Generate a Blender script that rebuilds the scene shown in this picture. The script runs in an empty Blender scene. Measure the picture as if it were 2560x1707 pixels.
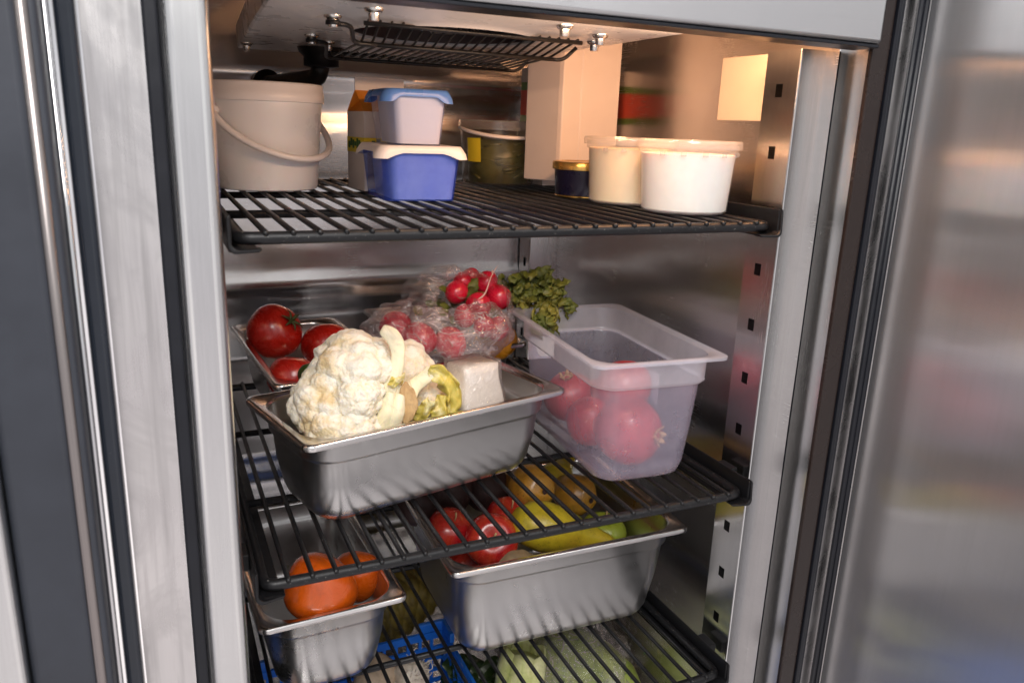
import bpy, math, random
from mathutils import Vector, Matrix, noise, Euler
random.seed(7)
PI = math.pi
scene = bpy.context.scene
COL = scene.collection

# ------------------------------------------------------------------ materials
def new_mat(name):
    m = bpy.data.materials.new(name); m.use_nodes = True
    nt = m.node_tree; nt.nodes.clear()
    out = nt.nodes.new('ShaderNodeOutputMaterial')
    return m, nt, out
def N(nt, t, **kw):
    n = nt.nodes.new(t)
    for k, v in kw.items():
        if k.startswith('i_'): n.inputs[k[2:].replace('_', ' ')].default_value = v
        else: setattr(n, k, v)
    return n
def L(nt, a, b): nt.links.new(a, b)
def coords(nt, scale=(1, 1, 1), kind='Object'):
    tc = N(nt, 'ShaderNodeTexCoord'); mp = N(nt, 'ShaderNodeMapping')
    mp.inputs['Scale'].default_value = scale
    L(nt, tc.outputs[kind], mp.inputs['Vector']); return mp.outputs['Vector']
def noise_tex(nt, vec, scale, detail=3, rough=.55, dist=0):
    n = N(nt, 'ShaderNodeTexNoise'); n.inputs['Scale'].default_value = scale
    n.inputs['Detail'].default_value = detail; n.inputs['Roughness'].default_value = rough
    n.inputs['Distortion'].default_value = dist
    L(nt, vec, n.inputs['Vector']); return n.outputs['Fac']
def ramp(nt, fac, stops):
    r = N(nt, 'ShaderNodeValToRGB'); e = r.color_ramp.elements
    while len(e) > 1: e.remove(e[0])
    for i, (p, c) in enumerate(stops):
        el = e[0] if i == 0 else e.new(p)
        el.position = p; el.color = (*c, 1) if len(c) == 3 else c
    L(nt, fac, r.inputs['Fac']); return r.outputs['Color']
def maprange(nt, v, a, b, c, d):
    n = N(nt, 'ShaderNodeMapRange')
    for k, x in zip(('From Min', 'From Max', 'To Min', 'To Max'), (a, b, c, d)): n.inputs[k].default_value = x
    L(nt, v, n.inputs['Value']); return n.outputs['Result']
def mixc(nt, fac, a, b, mode='MIX'):
    n = N(nt, 'ShaderNodeMix', data_type='RGBA', blend_type=mode)
    for s, v in ((0, fac), (6, a), (7, b)):
        if hasattr(v, 'links') or hasattr(v, 'is_linked'): L(nt, v, n.inputs[s])
        else: n.inputs[s].default_value = v if s == 0 else (*v, 1)
    return n.outputs[2]
def bump(nt, h, strength=.3, dist=.001):
    b = N(nt, 'ShaderNodeBump'); b.inputs['Strength'].default_value = strength; b.inputs['Distance'].default_value = dist
    L(nt, h, b.inputs['Height']); return b.outputs['Normal']
def principled(nt, out, col=None, rough=.5, metal=0, **kw):
    p = N(nt, 'ShaderNodeBsdfPrincipled')
    for k, v in (('Base Color', col), ('Roughness', rough), ('Metallic', metal)):
        if v is None: continue
        if hasattr(v, 'is_linked'): L(nt, v, p.inputs[k])
        else: p.inputs[k].default_value = (*v, 1) if k == 'Base Color' else v
    for k, v in kw.items():
        k = k.replace('_', ' ')
        if hasattr(v, 'is_linked'): L(nt, v, p.inputs[k])
        else: p.inputs[k].default_value = v
    L(nt, p.outputs[0], out.inputs['Surface']); return p

def plain(name, col, rough=.5, var=.12, nscale=60, bumps=.15, dust=0, **kw):
    m, nt, out = new_mat(name)
    v = coords(nt); n = noise_tex(nt, v, nscale, 4)
    c = mixc(nt, n, tuple(x*(1-var) for x in col), tuple(min(1, x*(1+var)) for x in col))
    n2 = noise_tex(nt, v, nscale*9, 3)
    if dust:
        dn = noise_tex(nt, v, 420, 2, .6); c = mixc(nt, maprange(nt, dn, .68, .76, 0, dust), c, (.45, .42, .39))
    principled(nt, out, c, maprange(nt, n, .3, .7, rough-.06, rough+.06), Normal=bump(nt, n2, bumps, .0006), **kw)
    return m

def steel(name, base=(.60, .59, .58), rough=.28, grain=(2, 2, 260), wave=0., wave_scale=(1.2, 1.2, 7), aniso=.0, smudge=.06, grainb=.03, stain=.9, streak=1., haze=0.):
    """brushed stainless: fine grain, finger smudges, gentle sheet waviness"""
    m, nt, out = new_mat(name)
    g = noise_tex(nt, coords(nt, grain), 6, 3)
    s = noise_tex(nt, coords(nt, (1, 1, .6)), 14, 5, .6, .6)
    r0 = maprange(nt, s, .35, .7, rough-smudge, rough+smudge)
    add = N(nt, 'ShaderNodeMath', operation='ADD'); L(nt, r0, add.inputs[0]); L(nt, maprange(nt, g, .3, .7, -.02, .02), add.inputs[1])
    c = mixc(nt, g, tuple(x*.96 for x in base), tuple(min(1, x*1.03) for x in base))
    c = mixc(nt, maprange(nt, s, .5, .75, 0, .3), c, tuple(x*stain for x in base))
    if streak < 1:
        k1 = noise_tex(nt, coords(nt, (55, 55, 2.2)), 2.2, 4, .6, .3); k2 = noise_tex(nt, coords(nt, (4, 4, 3)), 3.5, 5, .65, .8)
        c = mixc(nt, maprange(nt, k1, .45, .7, 0, .7), c, tuple(x*streak for x in base)); c = mixc(nt, maprange(nt, k2, .5, .62, 0, .8), c, tuple(x*(streak*.5+.5) for x in base))
    nrm = bump(nt, g, grainb, .0003)
    if wave:
        w = noise_tex(nt, coords(nt, wave_scale), 3.0, 1, .4)
        b = N(nt, 'ShaderNodeBump'); b.inputs['Strength'].default_value = wave; b.inputs['Distance'].default_value = .02
        L(nt, w, b.inputs['Height']); L(nt, nrm, b.inputs['Normal']); nrm = b.outputs['Normal']
    p = principled(nt, out, c, add.outputs[0], 1, Normal=nrm)
    if aniso:
        p.inputs['Anisotropic'].default_value = aniso
        tg = N(nt, 'ShaderNodeTangent', direction_type='RADIAL', axis='Z'); L(nt, tg.outputs[0], p.inputs['Tangent'])
    if haze:
        gl = N(nt, 'ShaderNodeBsdfGlossy'); gl.inputs['Roughness'].default_value = .62; L(nt, c, gl.inputs['Color'])
        mx = N(nt, 'ShaderNodeMixShader'); mx.inputs[0].default_value = haze
        L(nt, p.outputs[0], mx.inputs[1]); L(nt, gl.outputs[0], mx.inputs[2]); L(nt, mx.outputs[0], out.inputs['Surface'])
    return m

def translucent(name, col=(.85, .86, .9), body=.35, rough=.25, tint=(.93, .94, .98), mott=.1, gloss=.10, scratch=300):
    """thin milky plastic: part see-through, part scattering, glossy skin"""
    m, nt, out = new_mat(name)
    v = coords(nt); n = noise_tex(nt, v, 28, 4, .6)
    tr = N(nt, 'ShaderNodeBsdfTransparent'); tr.inputs[0].default_value = (*tint, 1)
    df = N(nt, 'ShaderNodeBsdfDiffuse'); df.inputs[0].default_value = (*col, 1)
    tl = N(nt, 'ShaderNodeBsdfTranslucent'); tl.inputs[0].default_value = (*col, 1)
    m1 = N(nt, 'ShaderNodeMixShader'); m1.inputs[0].default_value = .5
    L(nt, df.outputs[0], m1.inputs[1]); L(nt, tl.outputs[0], m1.inputs[2])
    m2 = N(nt, 'ShaderNodeMixShader'); L(nt, maprange(nt, n, .3, .7, body-mott, body+mott), m2.inputs[0])
    L(nt, tr.outputs[0], m2.inputs[1]); L(nt, m1.outputs[0], m2.inputs[2])
    gl = N(nt, 'ShaderNodeBsdfGlossy'); gl.inputs['Roughness'].default_value = rough
    nb = noise_tex(nt, v, scratch, 2); L(nt, bump(nt, nb, .1, .0005), gl.inputs['Normal'])
    lw = N(nt, 'ShaderNodeLayerWeight'); lw.inputs[0].default_value = .5
    pw = N(nt, 'ShaderNodeMath', operation='POWER'); L(nt, lw.outputs['Facing'], pw.inputs[0]); pw.inputs[1].default_value = 4
    ad = N(nt, 'ShaderNodeMath', operation='MULTIPLY_ADD'); L(nt, pw.outputs[0], ad.inputs[0]); ad.inputs[1].default_value = .55; ad.inputs[2].default_value = gloss*.55
    cl = N(nt, 'ShaderNodeClamp'); L(nt, ad.outputs[0], cl.inputs[0])
    m3 = N(nt, 'ShaderNodeMixShader'); L(nt, cl.outputs[0], m3.inputs[0])
    L(nt, m2.outputs[0], m3.inputs[1]); L(nt, gl.outputs[0], m3.inputs[2])
    L(nt, m3.outputs[0], out.inputs['Surface']); return m

def film(name, milky=.10, rough=.12, gloss=.16, col=(.9, .86, .86), bs=.9, crease=.34):
    m, nt, out = new_mat(name)
    v = coords(nt)
    n = noise_tex(nt, v, 45, 5, .65, 1.2); w = noise_tex(nt, coords(nt, (1, 3, 2)), 70, 3, .6, 2)
    mx = N(nt, 'ShaderNodeMath', operation='ADD'); L(nt, n, mx.inputs[0]); L(nt, w, mx.inputs[1])
    nrm = bump(nt, mx.outputs[0], bs, .006)
    tr = N(nt, 'ShaderNodeBsdfTransparent'); tr.inputs[0].default_value = (.96, .95, .95, 1)
    df = N(nt, 'ShaderNodeBsdfDiffuse'); df.inputs[0].default_value = (*col, 1)
    tl = N(nt, 'ShaderNodeBsdfTranslucent'); tl.inputs[0].default_value = (*col, 1)
    m1 = N(nt, 'ShaderNodeMixShader'); m1.inputs[0].default_value = .5
    L(nt, df.outputs[0], m1.inputs[1]); L(nt, tl.outputs[0], m1.inputs[2])
    # thin whitish crease lines
    cn = noise_tex(nt, coords(nt, (1, 1, 1.8)), 15, 2, .5, 1.2)
    sb = N(nt, 'ShaderNodeMath', operation='SUBTRACT'); L(nt, cn, sb.inputs[0]); sb.inputs[1].default_value = .5
    ab = N(nt, 'ShaderNodeMath', operation='ABSOLUTE'); L(nt, sb.outputs[0], ab.inputs[0])
    cn2 = noise_tex(nt, coords(nt, (1.8, 1, 1)), 30, 2, .5, 1.6)
    sb2 = N(nt, 'ShaderNodeMath', operation='SUBTRACT'); L(nt, cn2, sb2.inputs[0]); sb2.inputs[1].default_value = .5
    ab2 = N(nt, 'ShaderNodeMath', operation='ABSOLUTE'); L(nt, sb2.outputs[0], ab2.inputs[0])
    a1 = N(nt, 'ShaderNodeMath', operation='ADD'); L(nt, maprange(nt, ab.outputs[0], 0, .016, crease, 0), a1.inputs[0]); L(nt, maprange(nt, ab2.outputs[0], 0, .016, crease*.6, 0), a1.inputs[1])
    a2 = N(nt, 'ShaderNodeMath', operation='ADD'); L(nt, a1.outputs[0], a2.inputs[0]); L(nt, maprange(nt, n, .45, .7, milky*.3, milky*2.0), a2.inputs[1])
    m2 = N(nt, 'ShaderNodeMixShader'); L(nt, a2.outputs[0], m2.inputs[0])
    L(nt, tr.outputs[0], m2.inputs[1]); L(nt, m1.outputs[0], m2.inputs[2])
    gl = N(nt, 'ShaderNodeBsdfGlossy'); gl.inputs['Roughness'].default_value = rough; L(nt, nrm, gl.inputs['Normal'])
    lw = N(nt, 'ShaderNodeLayerWeight'); lw.inputs[0].default_value = .35; L(nt, nrm, lw.inputs['Normal'])
    m3 = N(nt, 'ShaderNodeMixShader'); L(nt, maprange(nt, lw.outputs['Facing'], 0, 1, gloss*.6, gloss*3.4), m3.inputs[0])
    L(nt, m2.outputs[0], m3.inputs[1]); L(nt, gl.outputs[0], m3.inputs[2])
    L(nt, m3.outputs[0], out.inputs['Surface']); return m

def fruit(name, stops, scale=8, stretch=(1, 1, 1), rough=.3, speck=None, speck_scale=220, speck_th=.66, bumps=.15, bscale=120, coat=.25, sss=.08, dist=.8):
    m, nt, out = new_mat(name)
    n = noise_tex(nt, coords(nt, stretch), scale, 5, .6, dist)
    c = ramp(nt, n, stops)
    v = coords(nt)
    mo = noise_tex(nt, v, 34, 6, .7, 1.)
    c = mixc(nt, 1.0, c, ramp(nt, mo, [(.32, (.70, .70, .70)), (.5, (1, 1, 1)), (.72, (1.12, 1.12, 1.12))]), 'MULTIPLY')
    if speck:
        s = noise_tex(nt, v, speck_scale, 2, .5)
        c = mixc(nt, maprange(nt, s, speck_th, speck_th+.06, 0, .8), c, speck)
    b = noise_tex(nt, v, bscale, 4)
    principled(nt, out, c, maprange(nt, mo, .3, .7, rough-.06, rough+.16), Normal=bump(nt, b, bumps, .0008), Coat_Weight=coat, Coat_Roughness=.2,
               Subsurface_Weight=sss, Subsurface_Radius=(.01, .004, .002), Subsurface_Scale=.5)
    return m

M = {}
M['liner'] = steel('liner_steel', (.68, .655, .64), .25, grain=(2, 2, 300), smudge=.03, wave=.12, wave_scale=(.8, .8, 5), aniso=.7, grainb=.01)
M['frame'] = steel('frame_steel', (.68, .68, .675), .24, grain=(300, 300, 2), smudge=.03, streak=.90)
M['frame_worn'] = steel('worn_strip_steel', (.68, .66, .65), .30, grain=(420, 420, 1.2), smudge=.12, stain=.85, streak=.62)
M['header'] = steel('header_steel', (.66, .66, .66), .22, smudge=.03, grain=(1.5, 1.5, 380))
M['door'] = steel('door_steel', (.74, .735, .74), .19, grain=(1.5, 1.5, 420), smudge=.015, grainb=.0, aniso=.9, haze=.34, streak=.95)
M['pan'] = steel('pan_steel', (.57, .565, .56), .31, grain=(9, 9, 9), smudge=.04, grainb=.0, stain=.94)
M['rim'] = steel('rim_steel', (.64, .62, .605), .20, grain=(9, 9, 9), smudge=.05, grainb=.0)
M['chrome'] = steel('chrome_trim', (.62, .62, .63), .10, grain=(3, 3, 2), smudge=.02, grainb=0)
M['dulltrim'] = steel('dull_trim', (.30, .27, .26), .3, grain=(3, 3, 2), smudge=.02, grainb=0)
M['screw'] = steel('zinc_screw', (.62, .60, .57), .25, grain=(50, 50, 50))
M['black'] = plain('black_coated_wire', (.008, .008, .009), .40, .3, 90, .25, .5, Specular_IOR_Level=.35)
M['rail'] = plain('black_rail_plastic', (.007, .007, .008), .42, .3, 90, .2, Specular_IOR_Level=.35)
M['gasket'] = plain('black_rubber_gasket', (.008, .009, .013), .35, .3, 40, .1, Specular_IOR_Level=.35)
M['darkface'] = plain('dark_grip_plastic', (.026, .030, .040), .42, .35, 22, .1)
M['edge'] = plain('edge_dark_reflection', (.020, .013, .011), .25, .2, 20, .05, Specular_IOR_Level=.4)  # brown-black base colour stands in for dark reflections on the steel frame face
M['navy'] = plain('navy_gasket', (.012, .016, .024), .22, .2, 40, .05)
M['white_cover'] = plain('white_painted_cover', (.52, .51, .51), .30, .05, 30, .05)
M['duct'] = plain('pale_duct_metal', (.62, .57, .54), .38, .06, 25, .08)
M['plate'] = plain('cream_glossy_plate', (.74, .66, .56), .16, .04, 30, .03)
M['lamp'] = plain('lamp_glass', (.9, .7, .5), .3, .02)
M['fan'] = plain('dark_fan_plastic', (.045, .030, .030), .35, .2, 40)
M['bucket'] = plain('white_bucket_plastic', (.82, .79, .775), .30, .03, 20, .04, Subsurface_Weight=.15, Subsurface_Scale=.01)
M['lidwhite'] = plain('white_lid_plastic', (.82, .76, .73), .35, .03, 40, .05)
M['bluetub2'] = translucent('pale_blue_plastic', (.16, .32, .90), .10, .22, (.86, .91, 1.0), .03, .07)
M['bluelid'] = plain('blue_lid_plastic', (.10, .24, .62), .30, .08, 40, .05, Subsurface_Weight=.1, Subsurface_Scale=.01)
M['bluetub'] = translucent('blue_translucent_plastic', (.03, .11, .80), .28, .22, (.52, .64, 1.0), .10, .07)
M['food'] = plain('pale_food_filling', (.86, .78, .74), .6, .06, 30, .3)
M['clear'] = translucent('milky_clear_plastic', (.82, .80, 1.0), .29, .18, (.93, .93, .97), .03, .10)
M['clear_rim'] = translucent('milky_rim_plastic', (.90, .89, .98), .52, .2, (.95, .95, .98), .05, .12)
M['deli'] = translucent('clear_deli_plastic', (.86, .84, .82), .22, .15, (.97, .96, .95), .05, .10)
M['cream'] = plain('yellow_cream', (.86, .74, .52), .5, .03, 20, .1, Subsurface_Weight=.2, Subsurface_Scale=.02)
M['milk'] = plain('white_yogurt', (.88, .86, .82), .45, .02, 20, .05, Subsurface_Weight=.2, Subsurface_Scale=.02)
M['gold'] = plain('gold_lid', (.62, .38, .10), .25, .1, 40, .05, Metallic=.85)
M['navytub'] = plain('dark_navy_tub', (.012, .010, .028), .3, .2, 40)
M['pickletub'] = translucent('clear_tub_plastic', (.55, .5, .42), .07, .2, (.93, .92, .88), .04, .08)
M['pickle'] = plain('olive_pickled_stalks', (.10, .105, .03), .35, .75, 40, .3)
M['yellowlabel'] = plain('yellow_paper_label', (.75, .60, .03), .5, .1, 60)
M['greenprint'] = plain('green_print', (.03, .12, .02), .5, .2, 60)
M['cartonwhite'] = plain('white_carton', (.70, .65, .62), .5, .05, 40)
M['cartonorange'] = plain('orange_carton_print', (.75, .26, .02), .45, .1, 40)
M['redbox'] = plain('red_carton_print', (.70, .06, .02), .4, .1, 40)
M['greenbox'] = plain('green_carton_print', (.10, .22, .02), .4, .1, 40)
M['paper'] = plain('white_paper_sticker', (.82, .82, .82), .55, .03, 40)
M['tomato'] = fruit('tomato_skin', [(.3, (.32, .008, .005)), (.6, (.48, .016, .008)), (.8, (.55, .05, .01))], 7, rough=.24, coat=.5, sss=.12)
M['calyx'] = plain('dry_tomato_calyx', (.055, .075, .022), .6, .4, 200, .4)
M['zucchini'] = fruit('zucchini_skin', [(.35, (.012, .03, .006)), (.7, (.05, .09, .015))], 14, rough=.35)
M['zucflesh'] = plain('zucchini_flesh', (.55, .55, .12), .5)
M['radish'] = fruit('radish_skin', [(.25, (.42, .005, .022)), (.6, (.62, .012, .045)), (.85, (.70, .05, .09))], 6, rough=.22, coat=.5, sss=.12, bscale=60)
M['root'] = plain('radish_root', (.62, .38, .33), .6, .3, 200)
M['leaf'] = fruit('wilted_leaf', [(.25, (.030, .042, .006)), (.5, (.12, .14, .018)), (.66, (.26, .22, .03)), (.8, (.36, .29, .04))], 16, rough=.5, coat=0, sss=0, bumps=.6, bscale=160)
M['stem'] = plain('radish_stem', (.16, .22, .04), .5, .4, 90)
def curd_mat():
    m, nt, out = new_mat('cauliflower_curd')
    v = coords(nt); n = noise_tex(nt, v, 26, 4, .6)
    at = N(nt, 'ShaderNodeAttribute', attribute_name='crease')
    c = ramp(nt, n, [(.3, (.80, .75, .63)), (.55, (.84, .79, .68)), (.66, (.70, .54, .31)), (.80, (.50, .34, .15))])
    c = mixc(nt, at.outputs['Fac'], c, (.74, .61, .34))  # darker tan painted into the creases deepens the shade between florets
    vo = N(nt, 'ShaderNodeTexVoronoi'); vo.inputs['Scale'].default_value = 330; L(nt, v, vo.inputs['Vector'])
    h = N(nt, 'ShaderNodeMath', operation='MULTIPLY'); L(nt, vo.outputs['Distance'], h.inputs[0]); h.inputs[1].default_value = -1
    principled(nt, out, c, .6, 0, Normal=bump(nt, h.outputs[0], .5, .0016), Subsurface_Weight=.25, Subsurface_Radius=(.01, .007, .004), Subsurface_Scale=.4)
    return m
M['curd'] = curd_mat()
M['cstem'] = fruit('cauliflower_stem', [(.3, (.80, .72, .46)), (.6, (.84, .78, .58)), (.8, (.62, .48, .22))], 12, (1, 1, .3), .5, coat=0, sss=.2)
M['cleaf'] = fruit('cauliflower_leaf', [(.3, (.36, .31, .05)), (.5, (.58, .47, .09)), (.62, (.76, .68, .36)), (.8, (.46, .30, .11))], 40, rough=.45, coat=.1, sss=.1, bumps=.5)
M['cut'] = fruit('dry_cut_stem', [(.3, (.40, .24, .10)), (.6, (.56, .38, .18)), (.8, (.28, .15, .06))], 20, (6, 6, .6), .7, coat=0, sss=0, bumps=.6)
M['block'] = plain('pale_wrapped_block', (.90, .85, .77), .5, .08, 25, .1)
M['wrap'] = film('cling_wrap', .08, .08, .22, (.95, .93, .9), .5, .10)
M['bag'] = film('clear_bag_film', .19, .08, .15, (.95, .80, .79), .5)
M['pom'] = fruit('pomegranate_skin', [(.25, (.26, .012, .02)), (.5, (.48, .03, .04)), (.75, (.62, .14, .09))], 9, (1, 1, .8), .35, speck=(.75, .35, .25), speck_scale=150, speck_th=.68, coat=.2)
M['pomcrown'] = plain('pomegranate_crown', (.45, .28, .14), .6, .4, 150, .4)
M['apple'] = fruit('red_apple_skin', [(.30, (.72, .36, .10)), (.40, (.52, .05, .02)), (.6, (.40, .010, .012)), (.8, (.28, .006, .010))], 7, (4, 4, .8), .22, speck=(.75, .45, .3), speck_scale=330, speck_th=.70, coat=.5)
M['greenapple'] = fruit('green_apple_skin', [(.3, (.26, .34, .02)), (.7, (.42, .46, .05))], 6, rough=.25, coat=.4)
M['pear'] = fruit('yellow_pear_skin', [(.28, (.26, .21, .012)), (.5, (.50, .38, .018)), (.75, (.56, .34, .03))], 9, rough=.35, speck=(.12, .10, .02), speck_scale=420, speck_th=.64, coat=.25)
M['russet'] = fruit('russet_pear_skin', [(.28, (.22, .13, .02)), (.5, (.46, .22, .025)), (.75, (.56, .27, .03))], 10, rough=.32, speck=(.16, .08, .02), speck_scale=300, speck_th=.64, coat=.35, bumps=.35, bscale=60)
M['beet'] = fruit('dark_beet_skin', [(.3, (.020, .008, .008)), (.7, (.05, .022, .018))], 10, rough=.6, coat=0, sss=0, bumps=.5)
M['ginger'] = fruit('brown_ginger_skin', [(.3, (.22, .15, .08)), (.7, (.34, .25, .14))], 22, rough=.65, coat=0, sss=0, bumps=.6)
M['persimmon'] = fruit('persimmon_skin', [(.25, (.58, .075, .004)), (.6, (.70, .115, .005)), (.85, (.76, .19, .015))], 6, rough=.20, coat=.5, sss=.12, speck=(.2, .06, .01), speck_scale=130, speck_th=.74)
M['crate'] = plain('blue_crate_plastic', (.012, .15, .62), .38, .15, 40, .1)
M['garlic'] = fruit('garlic_skin', [(.3, (.52, .42, .32)), (.6, (.72, .64, .54)), (.8, (.40, .28, .2))], 20, (3, 3, .5), .5, coat=0, bumps=.5)
M['mushroom'] = fruit('mushroom_skin', [(.3, (.46, .33, .22)), (.7, (.62, .48, .35))], 16, rough=.6, coat=0)
M['pineapple'] = fruit('pineapple_skin', [(.3, (.10, .07, .015)), (.55, (.26, .18, .03)), (.8, (.08, .09, .02))], 30, rough=.5, coat=0, bumps=.6)
M['lettuce'] = fruit('pale_lettuce', [(.3, (.42, .46, .12)), (.55, (.62, .62, .28)), (.85, (.74, .70, .48))], 12, (4, 4, .6), .45, coat=.1, sss=.1)
M['squash'] = fruit('pale_squash', [(.3, (.22, .30, .04)), (.6, (.40, .46, .10)), (.85, (.52, .54, .2))], 20, rough=.35, speck=(.10, .16, .02), speck_scale=160, speck_th=.6)
M['orange'] = fruit('orange_pepper_skin', [(.3, (.66, .24, .01)), (.7, (.78, .34, .02))], 8, rough=.25, coat=.5)

# ------------------------------------------------------------------ mesh building
class MB:
    def __init__(s): s.v = []; s.f = []; s.attr = {}
    def add(s, vs, fs):
        o = len(s.v); s.v += [Vector(x) for x in vs]; s.f += [tuple(i+o for i in f) for f in fs]; return o
    def box(s, x0, x1, y0, y1, z0, z1):
        s.add([(x, y, z) for z in (z0, z1) for y in (y0, y1) for x in (x0, x1)],
              [(0, 2, 3, 1), (4, 5, 7, 6), (0, 1, 5, 4), (2, 6, 7, 3), (0, 4, 6, 2), (1, 3, 7, 5)]); return s
    def quad(s, a, b, c, d): s.add([a, b, c, d], [(0, 1, 2, 3)]); return s
    def loft(s, loops, cap0=False, cap1=False, closed=True):
        n = len(loops[0]); o = len(s.v)
        for l in loops: s.v += [Vector(p) for p in l]
        for k in range(len(loops)-1):
            a = o+k*n; b = a+n
            for i in range(n if closed else n-1):
                j = (i+1) % n; s.f.append((a+i, a+j, b+j, b+i))
        if cap0: s.f.append(tuple(o+i for i in range(n))[::-1])
        if cap1: s.f.append(tuple(o+(len(loops)-1)*n+i for i in range(n)))
        return s
    def tube(s, path, r, n=8, closed=False, caps=True):
        P = [Vector(p) for p in path]; loops = []; prev = None
        R = r if isinstance(r, (list, tuple)) else [r]*len(P)
        for i, p in enumerate(P):
            if closed: t = (P[(i+1) % len(P)]-P[i-1])
            else: t = P[min(i+1, len(P)-1)]-P[max(i-1, 0)]
            t.normalize()
            if prev is None:
                u = t.orthogonal().normalized()
            else:
                u = (prev-t*prev.dot(t)).normalized()
            prev = u; w = t.cross(u)
            loops.append([p+(u*math.cos(a)+w*math.sin(a))*R[i] for a in [2*PI*k/n for k in range(n)]])
        if closed: loops.append(loops[0])
        s.loft(loops, caps and not closed, caps and not closed); return s
    def lathe(s, prof, n=32, mat=None, lob=None, c0=True, c1=True):
        """prof: list of (r, z); lob(angle, t) -> radius factor"""
        loops = []
        for k, (r, z) in enumerate(prof):
            l = []
            for i in range(n):
                a = 2*PI*i/n; q = r*(lob(a, k/(len(prof)-1)) if lob else 1)
                l.append(Vector((q*math.cos(a), q*math.sin(a), z)))
            loops.append(l)
        if mat is not None: loops = [[mat @ p for p in l] for l in loops]
        s.loft(loops, c0, c1); return s
    def xf(s, m): s.v = [m @ p for p in s.v]; return s
    def build(s, name, mat, parent=None, smooth=True, bevel=0, seg=2, sub=0, solid=0, auto=None, world=True):
        me = bpy.data.meshes.new(name)
        vs = s.v
        if parent is not None and world:
            inv = WM[parent.name].inverted(); vs = [inv @ p for p in vs]
        me.from_pydata([tuple(p) for p in vs], [], s.f); me.update()
        for p in me.polygons: p.use_smooth = smooth
        o = bpy.data.objects.new(name, me); COL.objects.link(o)
        me.materials.append(mat)
        WM[o.name] = WM[parent.name].copy() if parent is not None else Matrix.Identity(4)
        if parent is not None: o.parent = parent
        if smooth and auto is not None: me.set_sharp_from_angle(angle=math.radians(auto))
        if solid:
            d = o.modifiers.new('thick', 'SOLIDIFY'); d.thickness = solid; d.offset = 0
        if bevel:
            b = o.modifiers.new('edge', 'BEVEL'); b.width = bevel; b.segments = seg; b.limit_method = 'ANGLE'; b.angle_limit = math.radians(40)
            b.harden_normals = False
        if sub:
            d = o.modifiers.new('sub', 'SUBSURF'); d.levels = sub; d.render_levels = sub
        return o
WM = {}
def thing(name, label, cat, loc=(0, 0, 0), rot=(0, 0, 0), group=None):
    o = bpy.data.objects.new(name, None); COL.objects.link(o)
    o.location = loc; o.rotation_euler = rot; o.empty_display_size = .02
    o['label'] = label; o['category'] = cat
    if group: o['group'] = group
    WM[o.name] = Matrix.Translation(loc) @ Euler(rot).to_matrix().to_4x4()
    return o
def tag(o, label, cat, group=None):
    o['label'] = label; o['category'] = cat
    if group: o['group'] = group
    return o
def rrect(w, d, r, z, n=8, cx=0, cy=0):
    pts = []
    for (sx, sy, a0) in ((1, 1, 0), (-1, 1, 90), (-1, -1, 180), (1, -1, 270)):
        for k in range(n+1):
            a = math.radians(a0+90*k/n)
            pts.append(Vector((cx+sx*(w/2-r)+r*math.cos(a), cy+sy*(d/2-r)+r*math.sin(a), z)))
    return pts
def fillet(pts, r, n=5, closed=False):
    P = [Vector(p) for p in pts]; out = []
    m = len(P)
    for i, p in enumerate(P):
        if not closed and i in (0, m-1): out.append(p); continue
        a = P[i-1]; b = P[(i+1) % m]
        da = (a-p); db = (b-p); q = min(r, da.length*.45, db.length*.45)
        s = p+da.normalized()*q; e = p+db.normalized()*q
        for k in range(n+1):
            t = k/n; out.append(s*(1-t)**2+p*2*t*(1-t)+e*t*t)
    return out
def orient(loc, axis=(0, 0, 1), roll=0, s=1):
    q = Vector(axis).normalized().to_track_quat('Z', 'Y').to_matrix().to_4x4()
    return Matrix.Translation(loc) @ q @ Matrix.Rotation(roll, 4, 'Z') @ Matrix.Scale(s, 4)
def rough_mesh(o, amp, scale, seed=0):
    for v in o.data.vertices:
        d = noise.noise(v.co*scale+Vector((seed, seed*2, 0)))
        v.co += v.normal*d*amp
    return o

# ------------------------------------------------------------------ refrigerator
ZB, ZT = -.88, .34
XL, XR, YB = -.30, .34, .66
F = thing('refrigerator', 'open stainless steel commercial refrigerator holding the wire shelves and all the food', 'refrigerator', (0, .3, ZB))
def ribbed(y, x0, x1, z0, z1):
    mb = MB(); nz = 120; loops = []
    for k in range(nz+1):
        z = z0+(z1-z0)*k/nz
        off = 0
        for zc, a, w in ((.155, .004, .012), (.105, -.003, .02), (-.176, .005, .012), (-.235, -.006, .022), (-.30, .004, .014), (-.47, .005, .012), (-.53, -.005, .02), (-.66, .005, .014)):
            off += a*math.exp(-((z-zc)/w)**2)
        loops.append([(x0+(x1-x0)*i/24, y-off+.0012*noise.noise(Vector((i*.25, z*9, 3))), z) for i in range(25)])
    return mb.loft(loops, closed=False)
ribbed(YB, XL, XR, ZB, ZT).build('back_panel', M['liner'], F)
def side(x, y0, y1):
    loops = []
    for k in range(61):
        z = ZB+(ZT-ZB)*k/60
        loops.append([(x+.0010*noise.noise(Vector((i*.3, z*6, 9))), y0+(y1-y0)*i/20, z) for i in range(21)])
    return MB().loft(loops, closed=False)
side(XR, .0, YB).build('side_panel', M['liner'], F)
side(XL, -.0, YB).build('side_panel', M['liner'], F)
MB().box(XL, XR, 0, YB, ZT, ZT+.01).build('ceiling_panel', M['liner'], F, smooth=False)
MB().box(XL-.02, XR+.02, -.03, YB, ZB-.03, ZB).build('floor_panel', M['liner'], F, smooth=False)
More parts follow.
